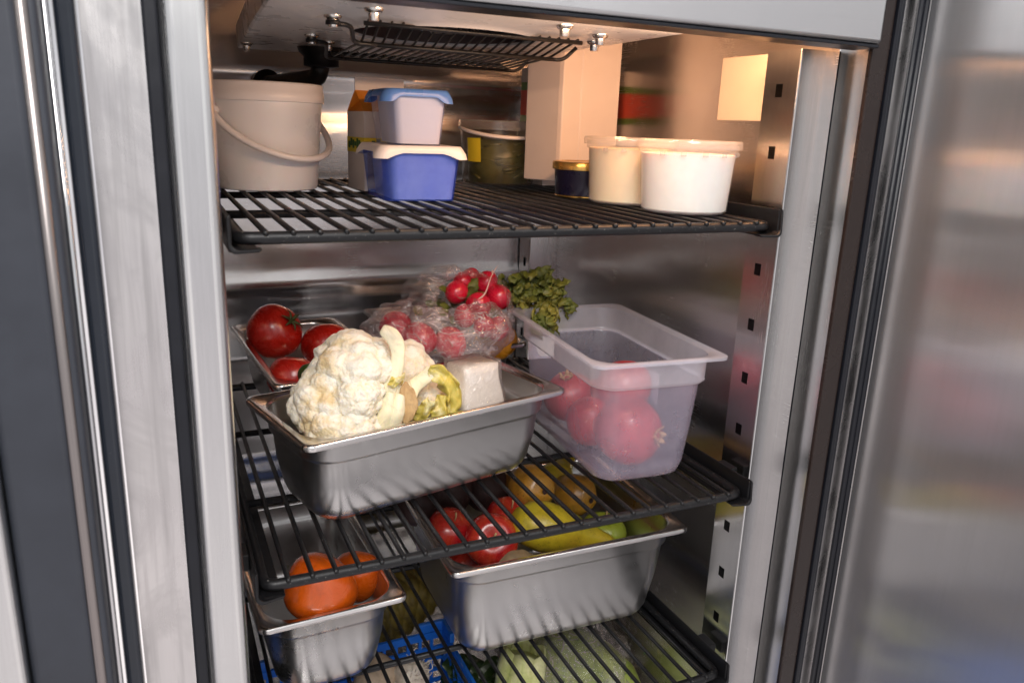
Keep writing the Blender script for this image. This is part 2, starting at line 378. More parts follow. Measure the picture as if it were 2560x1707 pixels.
# header
h = MB().box(-.80, .3445, -.05, -.020, .182, .62).build('header_panel', M['header'], F, smooth=True, bevel=.004, auto=40)
MB().box(-.285, .3435, -.0475, -.014, .1785, .1818).build('header_lip', M['gasket'], F, smooth=False, bevel=.001)
MB().box(.10, .28, -.012, .002, .215, .236).build('lamp_cover', M['lamp'], F, smooth=False, bevel=.003)
# left post, gasket line, worn strip
MB().box(-.3215, -.2885, -.046, .004, ZB-.3, .70).build('post', M['frame'], F, bevel=.009, seg=5, auto=50)
MB().box(-.3318, -.3216, -.039, -.030, ZB-.3, .7).build('gasket_strip', M['gasket'], F, smooth=False, bevel=.002)
MB().box(-.3695, -.332, -.0375, -.020, ZB-.3, .7).build('mullion_strip', M['frame_worn'], F, smooth=False)
# left door (closed), seen along its edge
D = MB().box(-.80, -.440, -.104, -.050, ZB-.3, .7).build('closed_door', M['frame'], F, bevel=.006, seg=4, auto=50)
MB().box(-.4398, -.398, -.0945, -.052, ZB-.3, .7).build('grip_recess', M['darkface'], D, bevel=.006, seg=4, auto=50)
MB().box(-.3830, -.3705, -.060, -.038, ZB-.3, .7).build('gasket', M['navy'], D, bevel=.004, seg=3, auto=50)
mb = MB()
mb.tube([(-.3868, -.066, ZB-.3), (-.3868, -.066, .7)], .0026, 20)
mb.build('chrome_trim', M['chrome'], D)
MB().box(-.3975, -.3885, -.0925, -.060, ZB-.3, .7).build('dark_trim', M['darkface'], D, bevel=.003, seg=4, auto=50)
mb = MB(); mb.tube([(-.3965, -.0905, ZB-.3), (-.3965, -.0905, .7)], .0042, 20)
mb.build('dull_trim', M['dulltrim'], D)
# right side: jamb, frame edge, gaskets, open door
MB().box(.3525, .366, -.032, .012, ZB-.3, .62).build('jamb', M['frame'], F, bevel=.002, auto=50)
MB().box(.3455, .3696, -.0385, -.0325, ZB-.3, .62).build('frame_edge', M['edge'], F, smooth=False, bevel=.0015)
mb = MB()
mb.box(.3698, .3750, -.0415, -.034, ZB-.3, .62); mb.box(.3756, .3810, -.0395, -.034, ZB-.3, .62)
mb.build('gasket_strip', M['gasket'], F, smooth=False, bevel=.0008)
MB().box(.3812, .4900, -.0385, -.020, ZB-.3, .62).build('frame_strip', M['frame_worn'], F, smooth=False)
ang = math.radians(-11)
DR = thing('door_tmp', '', '')  # replaced below by a mesh root
bpy.data.objects.remove(DR)
Rt = Matrix.Translation((.404, -.045, 0)) @ Matrix.Rotation(ang, 4, 'Z')
d = MB().box(.0, .05, -.70, -.004, ZB-.2, .62).xf(Rt).build('open_door', M['door'], F, bevel=.004, seg=3, auto=50)
mb = MB()
for k in range(2):
    mb.tube([Rt @ Vector((-.0030-.0060*k, -.003+.0005*k, ZB-.2)), Rt @ Vector((-.0030-.0060*k, -.003+.0005*k, .62))], .0034, 10)
mb.build('gasket', M['gasket'], d)

MB().box(.3519, .366, .0124, .030, ZB-.3, .18).build('gap_filler', M['gasket'], F, smooth=False)  # dark box added to block the bright gap between jamb and pilaster
# pilasters with square holes
def pilaster(x0, x1, y0, y1, z0, z1, zs, hw, hh, hy, name='pilaster'):
    """box channel: face with holes looks to -X at x0, plain face looks to -Y at y0"""
    mb = MB(); ys = [y0+.0015, hy-hw/2, hy+hw/2, y1]
    zs = sorted(zs)
    mb.quad((x0, ys[0], z0), (x0, ys[0], z1), (x0, ys[1], z1), (x0, ys[1], z0))
    mb.quad((x0, ys[2], z0), (x0, ys[2], z1), (x0, ys[3], z1), (x0, ys[3], z0))
    edges = [z0]+[e for z in zs for e in (z-hh/2, z+hh/2)]+[z1]
    for a, b in zip(edges[::2], edges[1::2]):
        mb.quad((x0, ys[1], a), (x0, ys[1], b), (x0, ys[2], b), (x0, ys[2], a))
    for z in zs:       # hole returns
        a, b = z-hh/2, z+hh/2; q = x0+.0016
        mb.quad((x0, ys[1], a), (q, ys[1], a), (q, ys[1], b), (x0, ys[1], b))
        mb.quad((x0, ys[2], a), (x0, ys[2], b), (q, ys[2], b), (q, ys[2], a))
        mb.quad((x0, ys[1], a), (x0, ys[2], a), (q, ys[2], a), (q, ys[1], a))
        mb.quad((x0, ys[1], b), (q, ys[1], b), (q, ys[2], b), (x0, ys[2], b))
    # rounded edge then front face
    loop = lambda z: [(x0, y0+.0015, z), (x0+.0005, y0+.0005, z), (x0+.0015, y0, z), (x1, y0, z)]
    mb.loft([loop(z0), loop(z1)], closed=False)
    mb.quad((x0, y0+.0015, z1), (x1, y0, z1), (x1, y1, z1), (x0, y1, z1))
    p = mb.build(name, M['frame'], F, smooth=False)
    MB().box(x0+.014, x0+.016, y0+.004, y1, z0, z1-.004).build('dark_hole_backing', M['gasket'], p, smooth=False)  # black sheet added so the holes read as a dark hollow
    return p
HZ = [.1380-.0665*k for k in range(15)]
HZ = PILZ = HZ
pilaster(.3055, .3515, .018, .070, ZB, .1800, HZ, .0105, .0140, .046)
pilaster(.283, .3395, .612, .655, ZB, .160, [.116-.0665*k for k in range(14)], .010, .016, .632)
pilaster(-.2995, -.2915, .05, .09, ZB, .18, [.116-.0665*k for k in range(14)], .010, .016, .07)

# evaporator cover with fan
def cover():
    mb = MB(); n = 64; cx, cy, r = -.03, .205, .098; z = .184
    x0, x1, y0, y1 = -.232, .165, .014, .60
    def edge(a):
        dx, dy = math.cos(a), math.sin(a); t = 9
        for (d_, lo, hi, c) in ((dx, x0, x1, cx), (dy, y0, y1, cy)):
            if abs(d_) > 1e-6: t = min(t, ((hi if d_ > 0 else lo)-c)/d_)
        return Vector((cx+dx*t, cy+dy*t, z))
    angs = sorted([2*PI*i/n for i in range(n)]+[math.atan2(y-cy, x-cx) % (2*PI) for x in (x0, x1) for y in (y0, y1)])
    sk = lambda p: Vector((p.x+(.055*(p.y-.3)+.012 if p.x < 0 else .029*(p.y-.3)), p.y, p.z))
    inner = [Vector((cx+r*math.cos(a), cy+r*math.sin(a), z)) for a in angs]
    lipo = [Vector((cx+(r+.006)*math.cos(a), cy+(r+.006)*math.sin(a), z-.004)) for a in angs]
    lipi = [Vector((cx+r*math.cos(a), cy+r*math.sin(a), z-.003)) for a in angs]
    up = [p+Vector((0, 0, .045)) for p in inner]
    base = [Vector((cx+(r+.012)*math.cos(a), cy+(r+.012)*math.sin(a), z)) for a in angs]
    outer = [sk(edge(a)) for a in angs]
    rim = [p+Vector((0, 0, .002))+(p-Vector((cx, cy, z))).normalized()*.002 for p in outer]
    top = [p+Vector((0, 0, .030))+(p-Vector((cx, cy, z))).normalized()*.004 for p in outer]
    mb.loft([inner, lipi, lipo, base, outer, rim, top])
    return mb
cv = cover().build('fan_cover', M['white_cover'], F, auto=35)
MB().lathe([(.0979, .1835), (.0979, .24), (.001, .24)], 64, Matrix.Translation((-.03, .205, 0)), c0=False, c1=False).build('fan_housing', M['fan'], cv, auto=40)
def screw(x, y, z=.184, s=1, leg=.006):
    mb = MB()
    mb.lathe([(.0085*s, 0), (.0085*s, -.001), (.0075*s, -.0028), (.005*s, -.004), (.0045*s, -.004-leg), (.0042*s, -.0045-leg), (.0, -.0045-leg)], 14, Matrix.Translation((x, y, z)), c0=False)
    mb.build('screw', M['screw'], cv, auto=40)
for x, y in ((-.167, .128), (-.150, .325), (-.147, .055), (.035, .045), (-.203, .50), (.128, .15), (-.115, .40), (.100, .09)): screw(x, y)
fan = MB().lathe([(0, .185), (.014, .185), (.020, .190), (.022, .21), (.022, .220)], 24, Matrix.Translation((-.03, .205, 0)), c0=False).build('fan', M['fan'], F)
for k in range(5):
    a0 = 2*PI*k/5+.4; mb = MB(); loops = []
    for i in range(8):
        r = .02+.07*i/7; sp = .30+.25*i/7
        loops.append([(-.03+r*math.cos(a0+sp*t+.4*i/7), .205+r*math.sin(a0+sp*t+.4*i/7), .196+.016*t) for t in [j/5 for j in range(6)]])
    mb.loft(loops, closed=False).build('blade', M['fan'], fan, solid=.0015)
# wire guard of the fan: the basket front hangs from two hooks
def lerp(a, b, t): return Vector(a)*(1-t)+Vector(b)*t
A0, A1 = (-.140, .118, .1785), (.100, .128, .1785)
B0, B1 = (-.135, .165, .1640), (.092, .177, .1640)
C0, C1 = (-.118, .385, .1640), (.135, .397, .1640)
D0, D1 = (-.112, .430, .1740), (.142, .442, .1740)
mb = MB()
for a, b in ((A0, A1), (B0, B1), (C0, C1), (D0, D1)): mb.tube([a, b], .0022, 8)
for k in range(21):
    t = .02+.96*k/20; p, q, r_, s_ = lerp(A0, A1, t), lerp(B0, B1, t), lerp(C0, C1, t), lerp(D0, D1, t)
    up = Vector((0, 0, .0022))
    mb.tube(fillet([p+Vector((0, 0, .003)), q+up, r_+up, s_+Vector((0, 0, .003))], .012), .0013, 6)
for (hx, hy), e in (((-.167, .128), B0), ((-.150, .325), C0)):
    e = Vector(e)
    mb.tube(fillet([(hx, hy, .177), (hx+.018, hy+.004, .177), (e.x-.004, e.y, e.z), e+Vector((.02, 0, 0))], .010), .0024, 8)
    mb.lathe([(.007, .1755), (.007, .1795)], 12, Matrix.Translation((hx, hy, 0)))
for e, y in ((B1, .15), (C1, .36)):
    e = Vector(e); mb.tube(fillet([e-Vector((.02, 0, 0)), e+Vector((.012, 0, .0)), e+Vector((.026, -.004, .014))], .008), .0022, 8)
mb.build('fan_guard', M['black'], F)
mb = MB(); mb.lathe([(.032, .184), (.030, .178), (.024, .172), (.024, .160), (.016, .158)], 24, Matrix.Translation((-.105, .50, 0)), c0=False)
mb.tube(fillet([(-.105, .50, .165), (-.108, .51, .145), (-.150, .60, .138), (-.160, .66, .138)], .02), .0125, 14)
mb.tube([(-.158, .645, .138), (-.1595, .656, .138)], .022, 18)
mb.build('drain_pipe', M['rail'], F)
# air duct hanging at the back right
mb = MB()
plan = [(.1625, .395), (.188, .345), (.192, .340), (.222, .345), (.224, .344), (.288, .350), (.288, .372), (.224, .372), (.182, .405)]
mb.loft([[(x, y, z) for x, y in plan] for z in (.0165, .0185, .30)], cap0=True, cap1=True)
mb.build('air_duct', M['duct'], F, smooth=False, bevel=.0015)
# glossy cream plate on the side wall
mb = MB().box(.3365, .3388, .055, .188, .106, .182); mb.build('cream_plate', M['plate'], F, smooth=False, bevel=.0015)

# ------------------------------------------------------------------ shelf rails + wire shelves
SX = .274
def rail(zs, sgn):
    x = sgn*(SX-.003)+(.0057 if zs < -.1 else 0); o = sgn
    mb = MB()
    # outer web and ledge as one folded profile run from front to back
    prof = [(x-o*.012, zs-.0125), (x+o*.0085, zs-.0125), (x+o*.0085, zs+.014), (x+o*.0115, zs+.014), (x+o*.0115, zs-.0150), (x-o*.012, zs-.0150)]
    mb.loft([[(px, y, pz) for px, pz in prof] for y in (-.006, .60)], cap0=True, cap1=True)
    # hooked cap on the front end
    cap = fillet([(x-o*.012, -.006, zs-.0158), (x+o*.008, -.011, zs-.0158), (x+o*.0125, -.010, zs-.012), (x+o*.0125, -.008, zs+.013)], .004)
    loops = [[p+Vector((0, 0, 0)), p+Vector((0, .012, 0)), p+Vector((-o*.003, .012, .003)), p+Vector((-o*.003, 0, .003))] for p in cap]
    mb.loft(loops, True, True)
    mb.box(min(x+o*.0116, x+o*.024), max(x+o*.0116, x+o*.024), .034, .060, zs-.005, zs+.012)
    return mb.build('shelf_rail', M['rail'], F, smooth=False, bevel=.0012)
def shelf(zs, label, dx=0):
    S = thing('wire_shelf', label, 'shelf', (dx, 0, zs-.005), group='black wire shelves in the refrigerator')
    mb = MB(); r = .0055; y1 = .585; zc = zs-.0050
    path = fillet([(-SX+dx, .002, zc), (SX+dx, .002, zc), (SX+dx, y1, zc), (-SX+dx, y1, zc)], .014, 6, True)
    mb.tube(path, r, 12, closed=True); mb.build('frame', M['black'], S)
    mb = MB()
    for y in (.175, .385): mb.tube([(-SX+dx, y, zc-.0005), (SX+dx, y, zc-.0005)], .0042, 10)
    mb.build('cross_rods', M['black'], S)
    mb = MB()
    for i in range(24):
        x = (i-11.5)*.022+dx
        mb.tube([(x, -.004, zs-.0008), (x, -.0015, zs-.0002), (x, .10, zs), (x, .59, zs)], [.0020, .0026, .0026, .0026], 8)
    mb.build('wires', M['black'], S)
    return S
Z1, Z2, Z3 = 0., -.319, -.572
for z, dx, lab in ((Z1, 0, 'top black wire shelf carrying the white bucket and blue tubs'),
               (Z2, .0057, 'middle black wire shelf under the cauliflower pan and plastic container'),
               (Z3, .0057, 'lowest black wire shelf, carrying the persimmon pan and the fruit pan')):
    shelf(z, lab, dx); rail(z, 1); rail(z, -1)

# ------------------------------------------------------------------ steel pans
def pan(label, cx, cy, zbase, w, d, h, rz, group='steel gastronorm pans'):
    S = thing('steel_pan', label, 'food pan', (cx, cy, zbase), (0, 0, rz), group)
    t = .0016; ro = .011; ri = .036; fl = .0125; st = .030
    wi, di = w-2*fl, d-2*fl; n = 10
    tp = .055*h*2
    L1 = [rrect(w-.001, d-.001, ro, h-.0065, n), rrect(w, d, ro, h-.004, n), rrect(w-.0012, d-.0012, ro-.0005, h-.0012, n), rrect(w-.004, d-.004, ro-.001, h, n),
          rrect(w-.009, d-.009, ro, h-.0004, n), rrect(wi+.006, di+.006, ri+.002, h-.0012, n), rrect(wi+.001, di+.001, ri, h-.0030, n), rrect(wi-.0005, di-.0005, ri, h-.007, n)]
    mb = MB().loft(L1); rim = mb
    step = h-st
    b = .020
    wall = [(0, h-.007), (.001, step+.003), (.0028, step), (.0045, step-.003), (tp*.55, h*.45), (tp, b), (tp+.0035, b*.55), (tp+.011, b*.18), (tp+.024, .0015), (tp+.05, .0008)]
    inn = [rrect(wi-.0005-2*q, di-.0005-2*q, max(ri-(q*.15 if q < .02 else q*.5), .012), z+t, n) for q, z in wall]
    outw = [rrect(wi+2*t-2*q, di+2*t-2*q, max(ri+t-(q*.15 if q < .02 else q*.5), .012), z, n) for q, z in wall]
    mb.build('rim', M['rim'], S, world=False, auto=60)
    MB().loft(inn, cap1=True).loft([rrect(w-.006, d-.006, ro, h-.0035, n), rrect(wi+2*t+.004, di+2*t+.004, ri, h-.0045, n)]+outw, cap1=True).build('basin', M['pan'], S, world=False, auto=60)
    return S
TOP = .0030
P1 = pan('steel pan holding the cauliflower and the cling wrapped block', -.080, .158, Z2+TOP, .330, .170, .1075, math.radians(13.2))
P2 = pan('steel pan with tomatoes at the back of the middle shelf', -.148, .420, Z2+TOP, .165, .315, .098, math.radians(4))
P3 = pan('steel pan half hidden under the bag of radishes', .068, .485, Z2+TOP, .172, .285, .098, math.radians(2))
P4 = pan('narrow steel pan with two orange persimmons', -.186, .272, Z3+TOP, .172, .305, .120, math.radians(2.5))
P5 = pan('large deep steel pan of pears and apples on the lowest shelf', .124, .233, Z3+TOP, .338, .265, .149, math.radians(-1))

# ------------------------------------------------------------------ clear plastic container
C = thing('plastic_container', 'tall milky clear plastic container with pomegranates inside', 'food container', (.184, .168, Z2+TOP), (0, 0, math.radians(-4.5)))
w, d, h, n = .173, .288, .160, 10
fl = .0125; wi, di = w-2*fl, d-2*fl; ri = .030
mb = MB().loft([rrect(w, d, .014, h-.004, n), rrect(w, d, .014, h-.001, n), rrect(w-.003, d-.003, .013, h, n), rrect(wi+.008, di+.008, ri, h-.0005, n), rrect(wi+.002, di+.002, ri, h-.003, n)])
mb.build('rim', M['clear_rim'], C, world=False, auto=50)
st = .034
wall = [(0, h-.003), (.0008, h-st+.003), (.0015, h-st), (.0045, h-st-.001), (.0055, h-st-.004), (.010, h*.4), (.014, .022), (.018, .008), (.028, .0015), (.045, .0008)]
lp = [rrect(wi+.002-2*q, di+.002-2*q, max(ri-q*.3, .012), z, n) for q, z in wall]
MB().loft(lp[:4]).build('collar', M['clear_rim'], C, world=False, auto=60)
MB().loft(lp[3:], cap1=True).build('body', M['clear'], C, world=False, auto=60)
mb = MB()
mb.loft([rrect(wi+.0022-2*q, di+.0022-2*q, ri-q*.3, z, n) for q, z in ((.0005, h-st+.0012), (.002, h-st-.001), (.0047, h-st-.0022))])
mb.build('step_ridge', M['clear_rim'], C, world=False)
MB().box(-.060, -.020, .1246, .1250, .088, .121).build('paper_label', M['paper'], C, world=False, smooth=False)
MB().box(.0690, .0694, -.018, .028, .060, .100).build('paper_label', M['paper'], C, world=False, smooth=False)

# ------------------------------------------------------------------ tubs on the top shelf
def lathe_thing(name, prof, mat, parent, n=48, c0=True, c1=True, auto=40, **kw):
    return MB().lathe(prof, n, c0=c0, c1=c1).build(name, mat, parent, world=False, auto=auto, **kw)
B = thing('bucket', 'large white plastic bucket with snap lid and hanging handle', 'bucket', (-.199, .386, TOP))
lathe_thing('body', [(.030, .0005), (.0575, .0006), (.0605, .002), (.0615, .006), (.0690, .104), (.0690, .112)], M['bucket'], B, 64, c1=False)
lathe_thing('lid', [(.0680, .110), (.0718, .1105), (.0722, .1125), (.0720, .1225), (.0712, .1235), (.0712, .131), (.0704, .1325), (.0685, .1335), (.066, .1335), (.0645, .1315), (.02, .1312)], M['lidwhite'], B, 64, c0=False)
mb = MB(); hp = []
for k in range(25):
    t = k/24; a = math.radians(-200+212*t)     # droops round the front of the body
    ang = math.radians(-190+180*t)
    zz = .098-.056*math.sin(PI*t)**.85
    rr = .0745+.004*math.sin(PI*t)
    hp.append((rr*math.cos(math.radians(180+180*t)), rr*math.sin(math.radians(180+180*t)), zz))
mb.tube(hp, .0042, 10)
for sx in (-1, 1): mb.tube([(sx*.0665, 0, .098), (sx*.0785, 0, .098)], .0062, 12)
for ch in list(B.children): ch.scale = (1, 1, .95)
hd = mb.build('handle', M['lidwhite'], B, world=False); hd.rotation_euler = (0, 0, math.radians(30))
hd.scale = (1, 1, .95)

def tub(name, label, loc, wb, db, wt, dt, h, lidmat, rz, lw, group, shell='bluetub'):
    T = thing(name, label, 'food tub', loc, (0, 0, rz), group); n = 6
    MB().loft([rrect(wb+(wt-wb)*t, db+(dt-db)*t, .010, h*t, n) for t in (0, .03, .5, 1)], cap0=True).build('body', M[shell], T, world=False, auto=50)
    f = MB()
    f.loft([rrect((wb+(wt-wb)*t)*.86, (db+(dt-db)*t)*.968, .008, h*t+.0015, n, cx=(wb+(wt-wb)*t)*.045) for t in (.0, .93)], cap0=True, cap1=True)
    f.build('filling', M['food'], T, world=False, auto=50)
    def skirt(w_, d_, r_, z, drop, flare):
        out = []
        P = rrect(w_, d_, r_, z, 6); m = len(P)
        for i in range(m):
            a, b = P[i], P[(i+1) % m]; out.append(a)
            if (b-a).length > .02:
                for q in range(1, 10): out.append(a.lerp(b, q/10))
        for p in out:
            c = max(0, min(1, (abs(p.x)/(w_/2)+abs(p.y)/(d_/2)-1.52)/.22)); c = c*c*(3-2*c)
            p.z -= drop*(.35+.65*c); p.x *= 1+flare*c; p.y *= 1+flare*.35*c
        return out
    ls = [skirt(wt+.004, dt+.004, .012, h-.001, .0095, .07), skirt(wt+.007, dt+.006, .012, h-.001, .0098, .09), skirt(wt+.007, dt+.006, .012, h+.0005, .0055, .06), skirt(wt+.005, dt+.005, .012, h+.001, .0005, .01),
          skirt(wt+.001, dt+.001, .010, h+.0035, 0, 0), skirt(wt-.008, dt-.008, .009, h+.0038, 0, 0), skirt(wt-.012, dt-.012, .008, h+.0022, 0, 0)]
    mb = MB().loft(ls, cap1=True)
    mb.build('lid', lidmat, T, world=False, auto=50)
    return T
zt = TOP
tub('food_tub', 'larger blue tub with a white lid under a smaller tub', (-.050, .264, zt), .083, .100, .094, .112, .058, M['lidwhite'], math.radians(-2), .009, 'blue translucent food tubs')
tub('food_tub', 'small blue tub with a blue lid stacked on top', (-.0535, .262, zt+.0620), .059, .085, .071, .095, .057, M['bluelid'], math.radians(-2), .009, 'blue translucent food tubs', 'bluetub2')

K = thing('juice_carton', 'gable top carton with orange roof and yellow green label behind the blue tubs', 'carton', (-.055, .380, TOP), (0, 0, math.radians(5)))
mb = MB(); q = .033
mb.loft([[(x*q, y*q, z) for x, y in ((-1, -1), (1, -1), (1, 1), (-1, 1))] for z in (0, .098)], cap0=True); mb.build('body', M['cartonwhite'], K, world=False, smooth=False)
mb = MB()
v = [(-q, -q, .0981), (q, -q, .0981), (q, q, .0981), (-q, q, .0981), (-q, -.001, .124), (q, -.001, .124), (q, .001, .124), (-q, .001, .124), (-q+.012, 0, .115), (q-.012, 0, .115)]
mb.add(v, [(0, 1, 5, 4), (2, 3, 7, 6), (0, 4, 8), (3, 8, 7), (0, 8, 3), (1, 9, 5), (2, 6, 9), (1, 2, 9)]); mb.build('roof', M['cartonorange'], K, world=False, smooth=False)
MB().box(-q, q, -.0012, .0012, .1235, .140).build('top_fold', M['cartonwhite'], K, world=False, smooth=False)
MB().loft([[(x*(q+.0004), y*(q+.0004), z) for x, y in ((-1, -1), (1, -1), (1, 1), (-1, 1))] for z in (.047, .066)]).build('label_band', M['yellowlabel'], K, world=False, smooth=False)
MB().quad((-q+.004, -q-.0006, .003), (q, -q-.0006, .003), (q, -q-.0006, .0465), (-q+.004, -q-.0006, .0465)).build('orange_panel', M['cartonorange'], K, world=False, smooth=False)
mb = MB()
for i in range(9):
    x = -.030+.0068*i; mb.box(x, x+.0044, -q-.0014, -q-.0006, .052+.003*(i % 2), .0605+.002*(i % 3))
for i in range(7):
    y = -.028+.008*i; mb.box(-q-.0014, -q-.0006, y, y+.0052, .052+.003*(i % 2), .0605+.002*(i % 3))
mb.build('print_marks', M['greenprint'], K, world=False, smooth=False)

R_ = thing('reflection_carton', 'unseen red carton with green stripes added behind the duct for its reflection in the side wall', 'carton', (.270, .487, TOP))  # hidden carton, made up to put red and green into the wall reflection
for nm, z0, z1, mt in (('lower_band', 0, .094, 'cartonwhite'), ('green_band', .0942, .104, 'greenbox'), ('red_panel', .1042, .142, 'redbox'), ('green_band', .1422, .154, 'greenbox'), ('top_band', .1542, .175, 'cartonwhite')):
    MB().box(-.053, .055, -.045, .045, z0, z1).build(nm, M[mt], R_, world=False, smooth=False)

PK = thing('pickle_tub', 'round clear tub of olive pickled stalks by the air duct', 'food tub', (.158, .478, TOP))
lathe_thing('body', [(.02, .0006), (.052, .0008), (.0545, .004), (.0595, .078), (.0605, .079), (.0605, .083)], M['pickletub'], PK, 48, c1=False)
lathe_thing('lid', [(.061, .080), (.0625, .0805), (.0625, .0925), (.0610, .0940), (.0585, .0940), (.057, .092), (.01, .092)], M['deli'], PK, 48, c0=False)
mb = MB(); hp = []
for k in range(21):
    t = k/20; a = math.radians(180+180*t); hp.append((.0645*math.cos(a), .0645*math.sin(a), .082-.012*math.sin(PI*t)))
mb.tube(hp, .0028, 8); mb.build('handle', M['lidwhite'], PK, world=False)
mb = MB(); rnd = random.Random(4)
for i in range(170):
    a = rnd.uniform(0, 2*PI); rr = .049*math.sqrt(rnd.uniform(.35, 1)); z = rnd.uniform(.006, .066)
    p = Vector((rr*math.cos(a), rr*math.sin(a), z)); tdir = Vector((-math.sin(a), math.cos(a), rnd.uniform(-.35, .35))).normalized(); ln = rnd.uniform(.008, .016)
    mb.tube([p-tdir*ln, p+Vector((0, 0, rnd.uniform(-.002, .002))), p+tdir*ln], rnd.uniform(.0012, .0026), 5)
mb.lathe([(.046, .003), (.050, .066), (.0, .066)], 24)
mb.build('stalks', M['pickle'], PK, world=False)
mb = MB(); mb.loft([[((.0585+z*.07)*math.cos(math.radians(a)), (.0585+z*.07)*math.sin(math.radians(a)), z+.034) for a in range(196, 224, 4)] for z in (0, .034)], closed=False); mb.build('label', M['yellowlabel'], PK, world=False)

DT = thing('food_tub', 'small dark navy tub with a gold lid beside the clear tubs', 'food tub', (.190, .268, TOP))
lathe_thing('body', [(.02, .0005), (.0345, .0006), (.036, .003), (.0385, .037)], M['navytub'], DT, 40, c1=False)
lathe_thing('lid', [(.039, .0345), (.0412, .035), (.0412, .0435), (.0402, .0450), (.038, .045), (.037, .0442), (.004, .0442)], M['gold'], DT, 40, c0=False)
lathe_thing('base_ring', [(.034, .0002), (.0366, .0004), (.0368, .0016), (.0361, .0022)], M['gold'], DT, 40, c0=False, c1=False)

def deli(label, loc, rb, rt, h, fill, mat):
    T = thing('deli_tub', label, 'food tub', loc, group='clear round deli tubs')
    lathe_thing('body', [(.01, .0012), (rb-.003, .0008), (rb, .003), (rb+.0006, .010), (rt-.003, h*.82), (rt-.0006, h*.835), (rt-.0002, h-.004)], M['deli'], T, 56, c1=False)
    r1 = rb+(rt-.003-rb)*fill/(.82*h)-.0008
    lathe_thing('contents', [(rb-.004, .0022), (rb-.001, .004), (r1, fill), (r1-.002, fill+.0004), (.004, fill-.0004)], mat, T, 56)
    lathe_thing('lid', [(rt-.0005, h-.009), (rt+.0030, h-.0088), (rt+.0034, h-.002), (rt+.0022, h), (rt-.002, h+.0002), (rt-.003, h-.003), (.004, h-.0034)], M['deli'], T, 56, c0=False)
    mb = MB()
    for k in range(7):
        a = math.radians(205+k*24); mb.box(-.003, .003, -.0006, .0006, 0, .0045)
        m = Matrix.Translation((rt*1.001*math.cos(a), rt*1.001*math.sin(a), h-.0165)) @ Matrix.Rotation(a+PI/2, 4, 'Z')
        mb.v[-8:] = [m @ p for p in mb.v[-8:]]
    mb.build('lid_tabs', M['deli'], T, world=False, smooth=False)
    return T
deli('large clear tub of white yogurt at the front of the top shelf', (.2165, .0800, TOP), .0480, .0555, .0790, .0640, M['milk'])
deli('clear tub of yellow cream behind the white tub', (.2045, .1790, TOP), .0480, .0545, .0785, .0655, M['cream'])

# ------------------------------------------------------------------ produce helpers
def body_of(prof, mat, o, lob=None, n=40, m4=None, amp=.0012, sc=40, name='flesh', parent=None):
    mb = MB().lathe(prof, n, m4, lob); ob = mb.build(name, mat, parent, world=False)
    rough_mesh(ob, amp, sc, random.random()*9); return ob
def sphere_prof(r, sq=1., k=18, top_dip=0, bot_dip=0, narrow=0):
    out = []
    for i in range(k+1):
        a = -PI/2+PI*i/k; c, s = math.cos(a), math.sin(a)
        rr = r*c**.92*(1-narrow*s) if c > 1e-6 else .0001*r
        z = r*sq*s
        if top_dip and s > 0: z -= top_dip*r*math.exp(-(c/.35)**2)
        if bot_dip and s < 0: z += bot_dip*r*math.exp(-(c/.35)**2)
        out.append((max(rr, r*.001), z))
    return out
def star(cx, r, z, n, mat, parent, m4, w=.18, curl=.3, name='calyx', inner=.2):
    mb = MB()
    for k in range(n):
        a = 2*PI*k/n+random.uniform(-.15, .15); rr = r*random.uniform(.8, 1.15); pts = []
        ca, sa = math.cos(a), math.sin(a); loops = []
        for i in range(6):
            t = i/5; q = rr*t; ww = r*w*(1-t**1.6)+.0003; zz = z+curl*r*math.sin(t*2.2)*.5-t*t*r*.15*random.uniform(.3, 1.6)
            loops.append([(q*ca-ww*sa, q*sa+ww*ca, zz), (q*ca, q*sa, zz+.0008), (q*ca+ww*sa, q*sa-ww*ca, zz)])
        mb.loft(loops, closed=False)
    mb.tube([(0, 0, z-.002), (.001, .001, z+r*.25), (.003, .002, z+r*.55)], [r*.10, r*.08, r*.09], 8)
    if m4 is not None: mb.xf(m4)
    return mb.build(name, mat, parent, world=False, solid=.0006)

# tomatoes
def tomato(label, loc, r, axis, roll=0, calyx=True):
    T = thing('tomato', label, 'tomato', loc, group='tomatoes in the back pan')
    m4 = orient((0, 0, 0), axis, roll)
    lob = lambda a, t: 1+.022*math.cos(5*a+.6)*math.sin(PI*t)+.01*math.cos(3*a)
    body_of(sphere_prof(r, .92, 22, .12, .04), M['tomato'], None, lob, 48, m4, .0006, 30, 'flesh', T)
    if calyx: star(0, r*.50, r*.84, 6, M['calyx'], T, m4, .13, .5)
    return T
tomato('large ripe tomato with its stem star facing out', (-.1850, .490, -.2120), .0405, (.55, -.50, .50), .3)
tomato('ripe tomato half hidden behind the cauliflower', (-.1130, .470, -.2340), .0375, (.1, .4, .9), 0, False)
tomato('low tomato at the front of its pan beside the zucchini', (-.1850, .345, -.2380), .0320, (.1, .2, 1), 0, False)
Zc = thing('zucchini', 'dark green zucchini end peeking out beside the cauliflower', 'zucchini', (-.158, .285, -.2160))
mb = MB(); m4 = orient((0, 0, 0), (.8, .35, -.1))
mb.lathe([(.001, -.030), (.008, -.029), (.0125, -.024), (.0145, -.012), (.015, .03), (.013, .04), (.001, .041)], 20, m4); mb.build('skin', M['zucchini'], Zc, world=False)
mb = MB(); mb.lathe([(.001, 0), (.009, 0), (.0085, .0015), (.001, .002)], 12, orient((.004, -.009, .012), (.2, -.5, .9))); mb.build('flesh', M['zucflesh'], Zc, world=False)

